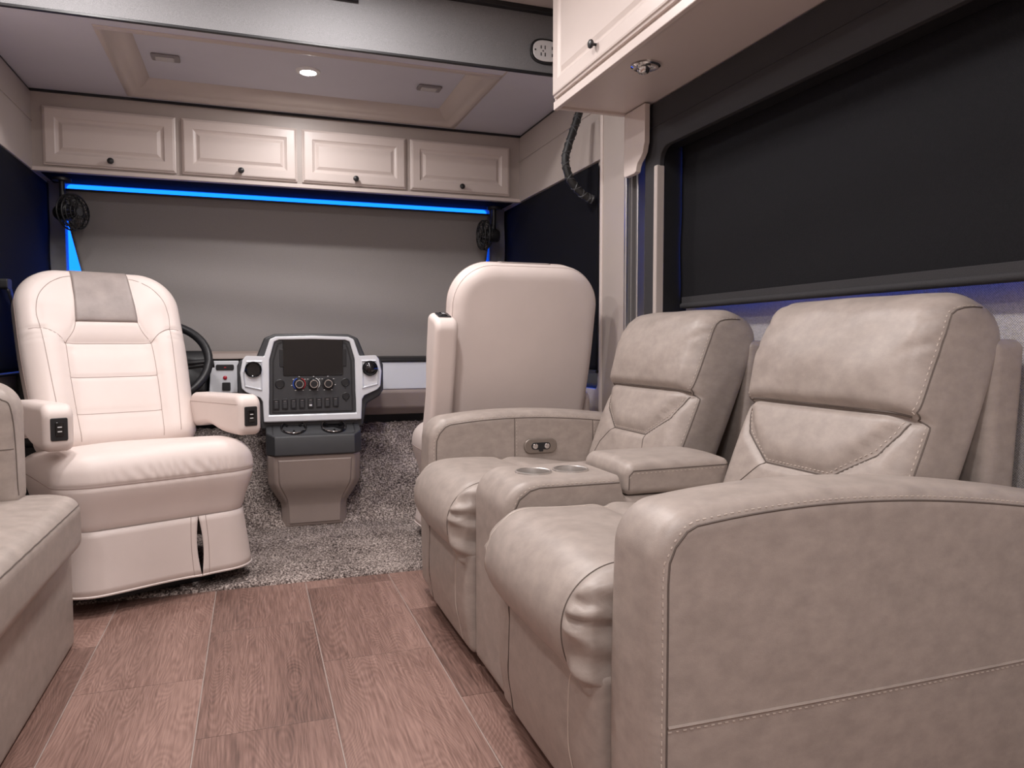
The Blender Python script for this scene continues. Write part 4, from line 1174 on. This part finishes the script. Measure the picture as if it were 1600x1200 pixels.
# silver switch panel right of the wheel
outl = [(-0.205, 0.636), (-0.055, 0.636), (-0.066, 0.796), (-0.194, 0.796)]
v, f = prism(outl, 3.925, 3.975, 'xz'); sp = dput(link('switch_panel', v, f, 'silver', dash, bevel=0.004, label='silver panel with slot, red button and black switch'))
def on(nm, v, f, m, par, **k): return link(nm, v, f, m, par, **k)
v, f = prism(rrect(-0.172, -0.088, 0.750, 0.778, 0.008, 4), 3.920, 3.93, 'xz'); on('slot', v, f, 'black_plastic', sp, bevel=0.002)
v, f = prism(rrect(-0.134, -0.124, 0.761, 0.766, 0.001, 2), 3.9188, 3.921, 'xz'); on('warning_mark', v, f, 'red_print', sp)
v, f = lathe([(0.0095, 3.927), (0.0095, 3.920), (0.006, 3.917), (0.001, 3.9165)], 20, (-0.130, 0, 0.713), 'y'); on('red_button', v, f, 'red_button', sp)
v, f = prism(rrect(-0.144, -0.106, 0.650, 0.690, 0.004, 4), 3.916, 3.93, 'xz'); on('rocker_switch', v, f, 'black_plastic', sp, bevel=0.003)
v, f = lathe([(0.008, 3.944), (0.008, 3.930)], 14, (-0.128, 0, 0.616), 'y'); dput(link('knob', v, f, 'black_plastic', dash))

# steering wheel, tilted
sw = thing('steering_wheel', 'black steering wheel showing behind the right edge of the driver chair', 'steering wheel', (-0.405, 3.66, 0.80))
sw.rotation_euler = (math.radians(52), 0, 0)
v, f = tube([(0.215 * math.cos(2 * math.pi * k / 48), 0.215 * math.sin(2 * math.pi * k / 48), 0) for k in range(48)], 0.0195, 12, closed=True); link('rim', v, f, 'black_plastic', sw)
v, f = lathe([(0.03, -0.055), (0.07, -0.04), (0.078, -0.02), (0.065, -0.005), (0.001, 0.0)], 28); link('hub', v, f, 'black_plastic', sw)
for a in (0, 180, 250, 290):
    ca, sa = math.cos(math.radians(a)), math.sin(math.radians(a))
    v, f = tube([(0.05 * ca, 0.05 * sa, -0.022), (0.13 * ca, 0.13 * sa, -0.012), (0.21 * ca, 0.21 * sa, 0)], [0.020, 0.014, 0.011], 8); link('spoke', v, f, 'black_plastic', sw)
v, f = tube([(0, 0, -0.05), (0, 0, -0.30)], [0.05, 0.06], 16); link('column', v, f, 'black_plastic', sw)
v, f = tube([(0.05, 0.01, -0.08), (0.17, 0.03, -0.075), (0.235, 0.035, -0.07)], [0.008, 0.010, 0.016], 10); link('stalk', v, f, 'black_plastic', sw)

# ================================================================== CENTRE CONSOLE
CC = thing('centre_console', 'tall centre console with screen, climate knobs and switches on a brown pedestal', 'console', (0.268, 3.70, 0.014))
CY = 3.640 - 3.70
def cz(v_): return 0.88 - (v_ - 537) * 0.00307 - 0.014
def cx(u_): return (u_ - 486) * 0.00307
def mirror(h): return h + [(-a, b) for a, b in reversed(h)]
# back shell
half = [(0.0, cz(521)), (0.17, cz(522)), (0.215, cz(528)), (0.258, cz(563)), (0.322, cz(561)), (0.337, cz(570)), (0.337, cz(610)), (0.318, cz(620)), (0.255, cz(632)), (0.235, cz(668)), (0, cz(668))]
v, f = prism(mirror(half[:-1] + [half[-1]])[:-1], CY + 0.008, CY + 0.16, 'xz'); link('back_shell', v, f, 'grey_plastic', CC, bevel=0.010)
# silver bezel: outer outline incl. wings, hole for the black fascia
outer = mirror([(0.0, cz(524.5)), (0.165, cz(526)), (0.192, cz(530)), (0.218, cz(556)), (0.298, cz(555)), (0.312, cz(561)), (0.324, cz(580)), (0.318, cz(604)), (0.303, cz(609)), (0.240, cz(618)), (0.229, cz(624)), (0.224, cz(656)), (0.0, cz(656))])
inner = mirror([(0.0, cz(530)), (0.150, cz(531)), (0.172, cz(534)), (0.194, cz(560)), (0.1945, cz(561)), (0.195, cz(562)), (0.196, cz(580)), (0.197, cz(606)), (0.197, cz(611)), (0.198, cz(618)), (0.199, cz(624)), (0.200, cz(645)), (0.0, cz(645))])
def dedupe(a, b):
    oa, ob = [], []
    for p, q in zip(a, b):
        if oa and abs(p[0] - oa[-1][0]) + abs(p[1] - oa[-1][1]) < 1e-6: continue
        oa.append(p); ob.append(q)
    if abs(oa[0][0] - oa[-1][0]) + abs(oa[0][1] - oa[-1][1]) < 1e-6: oa.pop(); ob.pop()
    return oa, ob
outer, inner = dedupe(outer, inner)
v, f = ring_prism(outer, inner, CY - 0.022, CY + 0.012, 'xz'); bez = link('bezel', v, f, 'silver', CC, bevel=0.006, bseg=3, label='silver bezel with side wings')
# black fascia
v, f = prism([(a * 0.997, b) for a, b in inner], CY - 0.012, CY + 0.006, 'xz'); fa = link('fascia', v, f, 'grey_plastic', CC, bevel=0.003)
fi = [(a * 0.90, cz(588) + (b - cz(588)) * 0.93) for a, b in inner]
v, f = ring_prism([(a * 1.03, cz(588) + (b - cz(588)) * 1.03) for a, b in fi], fi, CY - 0.0145, CY - 0.011, 'xz'); link('groove_ring', v, f, 'black_plastic', fa)
v, f = prism(rrect(cx(442), cx(532), cz(586), cz(529.5), 0.008, 4), CY - 0.0165, CY - 0.010, 'xz'); sc_ = link('screen', v, f, 'gloss_black', CC, bevel=0.003, label='glossy black display screen, switched off')
for s_ in (-1, 1):
    v, f = prism(rrect(cx(487 + s_ * 46) - 0.012, cx(487 + s_ * 46) + 0.012, cz(572), cz(545), 0.004, 3), CY - 0.016, CY - 0.010, 'xz'); link('screen_ear', v, f, 'black_plastic', sc_, bevel=0.002)
# climate knobs
for i, u_ in enumerate((465.5, 487.0, 508.5)):
    c0 = (cx(u_), 0, cz(598.5))
    v, f = lathe([(0.031, CY - 0.0115), (0.031, CY - 0.0145), (0.026, CY - 0.0150), (0.026, CY - 0.0115)], 32, c0, 'y'); d_ = link('dial', v, f, 'black_plastic', CC)
    v, f = lathe([(0.0235, CY - 0.012), (0.0225, CY - 0.032), (0.019, CY - 0.036), (0.001, CY - 0.0365)], 28, c0, 'y'); link('knob', v, f, 'black_plastic', d_)
    v, f = lathe([(0.0195, CY - 0.0362), (0.0190, CY - 0.0376), (0.0155, CY - 0.0376), (0.0150, CY - 0.0362)], 28, c0, 'y', cap=False); link('knob_ring', v, f, 'chrome', d_)
    mk = {0: ('blue_print', 'red_print'), 1: ('white_print', 'white_print'), 2: ('white_print', 'white_print')}[i]
    for side, mm in zip((-1, 1), mk):     # printed arcs
        if i == 2 : break
        a0, a1 = (110, 235) if side < 0 else (-55, 70)
        if i == 1 and side < 0: continue
        pts = [(c0[0] + 0.0275 * math.cos(math.radians(a)), CY - 0.0148, c0[2] + 0.0275 * math.sin(math.radians(a))) for a in np.linspace(a0, a1, 14)]
        v, f = tube(pts, 0.0022, 6); link('printed_arc', v, f, mm, d_)
    for a in range(-60, 241, 50):
        x_, z_ = c0[0] + 0.0345 * math.cos(math.radians(a)), c0[2] + 0.0345 * math.sin(math.radians(a))
        v, f = MB().box(x_ - 0.0032, x_ + 0.0032, CY - 0.0128, CY - 0.0115, z_ - 0.0013, z_ + 0.0013).v, MB().box(0, 1, 0, 1, 0, 1).f; link('tick', v, f, 'white_print', d_)
# switch row
for i in range(8):
    u_ = 431.5 + i * 12.6; zc_ = cz(629.5 - i * 0.3)
    v, f = prism(rrect(cx(u_) - 0.0135, cx(u_) + 0.0135, zc_ - 0.025, zc_ + 0.025, 0.003, 3), CY - 0.0165, CY - 0.010, 'xz'); s_ = link('switch', v, f, 'black_plastic', CC, bevel=0.002)
    v, f = prism(rrect(cx(u_) - 0.0085, cx(u_) + 0.0085, zc_ - 0.019, zc_ + 0.008, 0.002, 3), CY - 0.0205, CY - 0.015, 'xz'); link('rocker', v, f, 'grey_plastic', s_, bevel=0.002)
    v, f = MB().box(cx(u_) - 0.006, cx(u_) + 0.006, CY - 0.0172, CY - 0.0160, zc_ + 0.013, zc_ + 0.016).v, MB().box(0, 1, 0, 1, 0, 1).f; link('mark', v, f, 'dome_grey', s_)
    if i == 4:
        v, f = MB().box(cx(u_) - 0.006, cx(u_) + 0.006, CY - 0.0212, CY - 0.0200, zc_ - 0.013, zc_ - 0.006).v, MB().box(0, 1, 0, 1, 0, 1).f; link('mark', v, f, 'white_print', s_)
for u_, v_, r_ in ((437, 598, 0.022), (535, 597, 0.020), (535.5, 618.5, 0.0175)):
    v, f = lathe([(r_, CY - 0.0115), (r_, CY - 0.0155), (r_ * 0.85, CY - 0.0175), (r_ * 0.8, CY - 0.0165), (0.001, CY - 0.0165)], 28, (cx(u_), 0, cz(v_)), 'y'); p_ = link('socket_cap', v, f, 'black_plastic', CC)
    if u_ > 500:
        v, f = prism([(cx(u_) - 0.005, cz(v_) - r_ * 1.0), (cx(u_) + 0.005, cz(v_) - r_ * 1.0), (cx(u_) + 0.003, cz(v_) - r_ * 1.35), (cx(u_) - 0.003, cz(v_) - r_ * 1.35)], CY - 0.016, CY - 0.011, 'xz'); link('tab', v, f, 'black_plastic', p_)
for sx_, v_ in ((-1, 540), (1, 540), (-1, 641), (1, 641)):
    v, f = lathe([(0.004, CY - 0.011), (0.004, CY - 0.0145), (0.001, CY - 0.015)], 10, (sx_ * (0.158 if v_ < 600 else 0.182), 0, cz(v_)), 'y'); link('screw', v, f, 'black_plastic', CC)
# wing pockets: recessed field with an air vent
for s_ in (-1, 1):
    fo = [(s_ * a, b) for a, b in ((0.225, cz(562)), (0.296, cz(562)), (0.312, cz(580)), (0.305, cz(602)), (0.228, cz(608)))]
    fi = [(s_ * a, b) for a, b in ((0.234, cz(566)), (0.292, cz(566)), (0.305, cz(581)), (0.299, cz(599)), (0.236, cz(604)))]
    v, f = loft([[(a, CY - 0.0225, b) for a, b in fo], [(a, CY - 0.030, b) for a, b in [(q[0] * 0.5 + p[0] * 0.5, q[1] * 0.5 + p[1] * 0.5) for p, q in zip(fo, fi)]], [(a, CY - 0.0235, b) for a, b in fi]])
    wg = link('vent_surround', v, f, 'silver', CC, smooth=False)
    c0 = (s_ * 0.266, 0, cz(575.5))
    v, f = lathe([(0.0370, CY - 0.022), (0.0370, CY - 0.036), (0.0335, CY - 0.040), (0.030, CY - 0.037), (0.0285, CY - 0.028), (0.001, CY - 0.027)], 32, c0, 'y'); vt = link('air_vent', v, f, 'gloss_black', wg, label='round black swivel air vent')
    if s_ > 0:
        v, f = lathe([(0.033, CY - 0.030), (0.032, CY - 0.040), (0.026, CY - 0.050), (0.014, CY - 0.056), (0.001, CY - 0.058)], 28, c0, 'y'); link('ball', v, f, 'gloss_black', wg)
# cup tray
tr_o = [(-0.216, -0.11), (-0.180, -0.165), (0.180, -0.165), (0.216, -0.11), (0.216, 0.10), (-0.216, 0.10)]
ZT = 0.440
def tilt(V):   # the tray top slopes up towards the dash
    return [(x, y, z + (0.42 * max(0.0, y + 0.150) if z > ZT - 0.03 else 0.0)) for x, y, z in V]
tr_o = [(-0.216, -0.115), (-0.180, -0.165), (0.180, -0.165), (0.216, -0.115), (0.216, 0.02), (-0.216, 0.02)]
v, f = loft([[(a * k, b * k if b < 0 else b, z) for a, b in tr_o] for k, z in ((0.97, ZT - 0.090), (1.0, ZT - 0.085), (1.0, ZT - 0.004), (0.985, ZT))])
ty = link('cup_tray', tilt(v), f, 'grey_plastic', CC, bevel=0.003)
rim_o = rrect(-0.190, 0.190, -0.150, -0.020, 0.02, 4); rim_i = rrect(-0.184, 0.184, -0.144, -0.026, 0.016, 4)
v, f = ring_prism(rim_o, rim_i, ZT - 0.002, ZT + 0.004, 'xy'); link('raised_rim', tilt(v), f, 'black_plastic', ty)
for x_ in (-0.092, 0.092):
    v, f = lathe([(0.060, ZT - 0.001), (0.060, ZT + 0.007), (0.056, ZT + 0.010), (0.051, ZT + 0.006), (0.048, ZT + 0.001), (0.001, ZT + 0.0005)], 32, (x_, -0.085, 0)); h_ = link('cup_holder', tilt(v), f, 'gloss_black', ty)
    v, f = lathe([(0.0565, ZT + 0.0095), (0.0555, ZT + 0.0115), (0.0530, ZT + 0.0105)], 32, (x_, -0.085, 0), cap=False); link('bright_ring', tilt(v), f, 'chrome', h_)
    for a in (30, 150, 270):
        ca, sa = math.cos(math.radians(a)), math.sin(math.radians(a))
        v, f = tube([(x_ + 0.052 * ca, -0.085 + 0.052 * sa, ZT + 0.009), (x_ + 0.030 * ca, -0.085 + 0.030 * sa, ZT + 0.005)], 0.005, 6); link('grip_finger', tilt(v), f, 'gloss_black', h_)
v, f = prism([(CY + 0.030, ZT - 0.02), (CY + 0.018, ZT + 0.050), (CY - 0.020, ZT + 0.074), (CY + 0.05, ZT + 0.080), (CY + 0.05, ZT - 0.02)], -0.214, 0.214, 'yz')
link('neck', v, f, 'silver', CC, bevel=0.006)
# pedestal: broad at the top, waisted below
def ped(w_, yf, z, ch=0.03): return [(-w_, 0.10, z), (-w_, yf + ch, z), (-w_ + ch, yf, z), (w_ - ch, yf, z), (w_, yf + ch, z), (w_, 0.10, z)]
lv = [(0.152, -0.085, 0.0), (0.152, -0.085, 0.095), (0.155, -0.088, 0.112), (0.180, -0.105, 0.155), (0.206, -0.130, 0.205), (0.211, -0.135, 0.225), (0.212, -0.150, 0.340), (0.212, -0.150, 0.352)]
v, f = loft([ped(w_, yf, z) for w_, yf, z in lv]); pd = link('pedestal', v, f, 'dash_brown', CC, bevel=0.010, bseg=3)
out2 = [(-0.172, 0.325), (0.172, 0.325), (0.168, 0.215), (0.132, 0.140), (0.124, 0.02), (-0.124, 0.02), (-0.132, 0.140), (-0.168, 0.215)]
fy = lambda z: np.interp(z, [l[2] for l in lv], [l[1] for l in lv])
zl = [0.020, 0.060, 0.095, 0.112, 0.135, 0.155, 0.180, 0.205, 0.225, 0.270, 0.325]
hwid = lambda z: float(np.interp(z, [0.02, 0.095, 0.140, 0.215, 0.325], [0.124, 0.127, 0.134, 0.168, 0.172]))
v = []
for z in zl: v += [(-hwid(z), float(fy(z)) + 0.004, z), (-hwid(z) + 0.010, float(fy(z)) - 0.006, z), (hwid(z) - 0.010, float(fy(z)) - 0.006, z), (hwid(z), float(fy(z)) + 0.004, z)]
f = [(i * 4 + j, i * 4 + j + 1, i * 4 + j + 5, i * 4 + j + 4) for i in range(len(zl) - 1) for j in range(3)]
v += [(-0.172, float(fy(0.325)) + 0.004, 0.337), (0.172, float(fy(0.325)) + 0.004, 0.337)]; n4 = len(zl) * 4
f += [(n4 - 4, n4 - 3, n4), (n4 - 3, n4 - 2, n4 + 1, n4), (n4 - 2, n4 - 1, n4 + 1)]
link('front_panel', v, f, 'dash_brown', pd)

# ================================================================== FANS
def fan(loc, rz, label):
    t = thing('cab_fan', label, 'fan', loc, rz)
    # axis along local -y
    v, f = lathe([(0.001, 0.090), (0.030, 0.088), (0.038, 0.075), (0.038, 0.030), (0.030, 0.010), (0.001, 0.008)], 22, (0, 0, 0), 'y'); link('motor', v, f, 'black_plastic', t)
    for r_, y_ in ((0.080, -0.010), (0.082, 0.015), (0.060, 0.035), (0.070, -0.022), (0.050, -0.029), (0.030, -0.032)):
        v, f = tube([(r_ * math.cos(2 * math.pi * k / 36), y_, r_ * math.sin(2 * math.pi * k / 36)) for k in range(36)], 0.0022 if r_ < 0.08 else 0.004, 6, closed=True); link('guard_ring', v, f, 'black_plastic', t)
    for k in range(22):
        a = 2 * math.pi * k / 22; ca, sa = math.cos(a), math.sin(a)
        v, f = tube([(q * ca, y_, q * sa) for q, y_ in ((0.018, -0.033), (0.050, -0.030), (0.070, -0.023), (0.081, -0.010), (0.083, 0.015), (0.060, 0.036), (0.036, 0.045))], 0.0014, 5); link('guard_wire', v, f, 'black_plastic', t)
    v, f = lathe([(0.020, -0.030), (0.018, -0.034), (0.001, -0.036)], 16, (0, 0, 0), 'y'); link('badge', v, f, 'grey_plastic', t)
    for k in range(4):
        a = math.pi / 2 * k; V = []
        for q in (0.014, 0.035, 0.055, 0.070):
            for w_ in (-0.45, 0.0, 0.45):
                ang = a + w_ * (1.1 - q * 4); V.append((q * math.cos(ang), -0.004 + 0.022 * w_, q * math.sin(ang)))
        F = [(i * 3 + j, i * 3 + j + 1, (i + 1) * 3 + j + 1, (i + 1) * 3 + j) for i in range(3) for j in range(2)]
        o = link('blade', V, F, 'black_plastic', t); so = o.modifiers.new('thick', 'SOLIDIFY'); so.thickness = 0.002
    v, f = tube([(0, 0.055, 0.02), (0, 0.058, 0.055), (0, 0.06, 0.09), (0, 0.06, 0.150)], [0.020, 0.014, 0.012, 0.013], 12); link('stem', v, f, 'black_plastic', t)
    v, f = lathe([(0.040, 0.146), (0.040, 0.158), (0.015, 0.166), (0.012, 0.12)], 22, (0, 0.06, 0)); link('mount', v, f, 'black_plastic', t)
    return t
fan((-0.77, 3.95, 1.488), math.radians(58), 'black clip fan with wire guard hanging at the left end of the windshield')
fan((1.235, 4.02, 1.488), math.radians(-92), 'black cab fan seen edge-on at the right end of the windshield')

# seat belt strap by the left window
t = thing('seat_belt', 'black seat belt strap slanting by the left cab window', 'seat belt', (-0.90, 3.30, 0.70))
bp_ = [(-0.885, 3.36, 1.10), (-0.875, 3.42, 0.98), (-0.86, 3.47, 0.88), (-0.84, 3.52, 0.775)]
V = []
for p in smooth_path(bp_, 8): V += [(p.x, p.y - 0.024, p.z - 0.008), (p.x, p.y + 0.024, p.z + 0.008)]
F = [(2 * i, 2 * i + 1, 2 * i + 3, 2 * i + 2) for i in range(len(V) // 2 - 1)]
o = sh(link('strap', V, F, 'rubber', t), t); so = o.modifiers.new('thick', 'SOLIDIFY'); so.thickness = 0.003
v, f = prism(rrect(3.33, 3.39, 1.09, 1.13, 0.01, 4), -0.908, -0.880, 'yz'); sh(link('guide', v, f, 'black_plastic', t, bevel=0.003), t)
v, f = MB().box(-0.90, -0.70, 3.45, 3.85, 0.46, 0.76).v, MB().box(0, 1, 0, 1, 0, 1).f
t = thing('side_console', 'dark side console below the left cab window', 'console', (-0.85, 3.62, 0.014))
o = link('housing', [(a + 0.85, b - 3.62, c - 0.014) for a, b, c in v], f, 'black_plastic', t, bevel=0.02, bseg=3)
box('foot', -0.04, 0.10, -0.15, 0.20, 0.0, 0.45, 'black_plastic', t, bevel=0.006)

# ================================================================== LEFT BENCH
BX = thing('bench_seat', 'taupe leather booth bench at the left edge, cushion and backrest end', 'bench', (-0.70, 2.05, 0.0))
BO = np.array(BX.location)
def bput(nm, V, F, m='leather', parent=BX, **k): return link(nm, np.asarray(V, float) - BO, F, m, parent, **k)
V, F = rbox(0.205, 0.46, 0.165, 0.020, (14, 30, 14), 4, {(1, 1): 0.07}, 'xy'); V += np.array([-0.710, 2.02, 0.165]); V[:, 0] += 0.012 * sstep(0.10, 0.0, V[:, 2]) * 0
bput('base', V, F, smooth='all')
V, F = rbox(0.220, 0.458, 0.078, 0.042, (26, 44, 10), 6, {(1, 1): 0.11}, 'xy')
u = V[:, 0] / 0.215; w_ = V[:, 1] / 0.455
V[:, 2] += 0.016 * (1 - np.clip(u, -1, 1) ** 2) * (1 - w_ ** 4) * sstep(0.0, 0.07, V[:, 2]) + 0.0015 * np.sin(V[:, 1] * 90) * sstep(0.04, 0.07, V[:, 2]) * np.sin(V[:, 0] * 9)
V += np.array([-0.683, 1.985, 0.372])
c = bput('seat_cushion', V, F, smooth='all'); tr = bvh(V, F)
hits = []
for a in np.linspace(-1.2, 2.0, 120):
    d = Vector((math.cos(a), math.sin(a), 0)); h, n_, _, _ = tr.ray_cast(Vector((-0.680, 1.985, 0.428)) + d * 1.2, -d, 1.2)
    if h is not None: hits.append(h)
v, f = tube(hits, 0.0018, 5); bput('seam', v, f, 'seam_dark', c)
V, F = rbox(0.160, 0.062, 0.170, 0.030, (16, 8, 18), 5, {(1, 1): 0.085}, 'xz')
V[:, 1] -= 0.014 * (1 - (V[:, 0] / 0.160) ** 2) * (1 - (V[:, 2] / 0.170) ** 2) * (V[:, 1] < 0)
V += np.array([-0.762, 2.345, 0.610])
b = bput('backrest', V, F, smooth='all'); tr = bvh(V, F)
sp_ = [(-0.90, 1.9, 0.755), (-0.675, 1.9, 0.755), (-0.630, 1.9, 0.735), (-0.607, 1.9, 0.690), (-0.602, 1.9, 0.46)]
h = on_surface(tr, smooth_path(sp_, 8), (0, 1, 0)); v, f = tube(h, 0.0018, 5); bput('seam', v, f, 'seam_dark', b)
h = on_surface(tr, [(-0.90, 1.9, 0.60), (-0.588, 1.9, 0.60)], (0, 1, 0)); v, f = tube(h, 0.0014, 5); bput('seam', v, f, 'seam_dark', b)
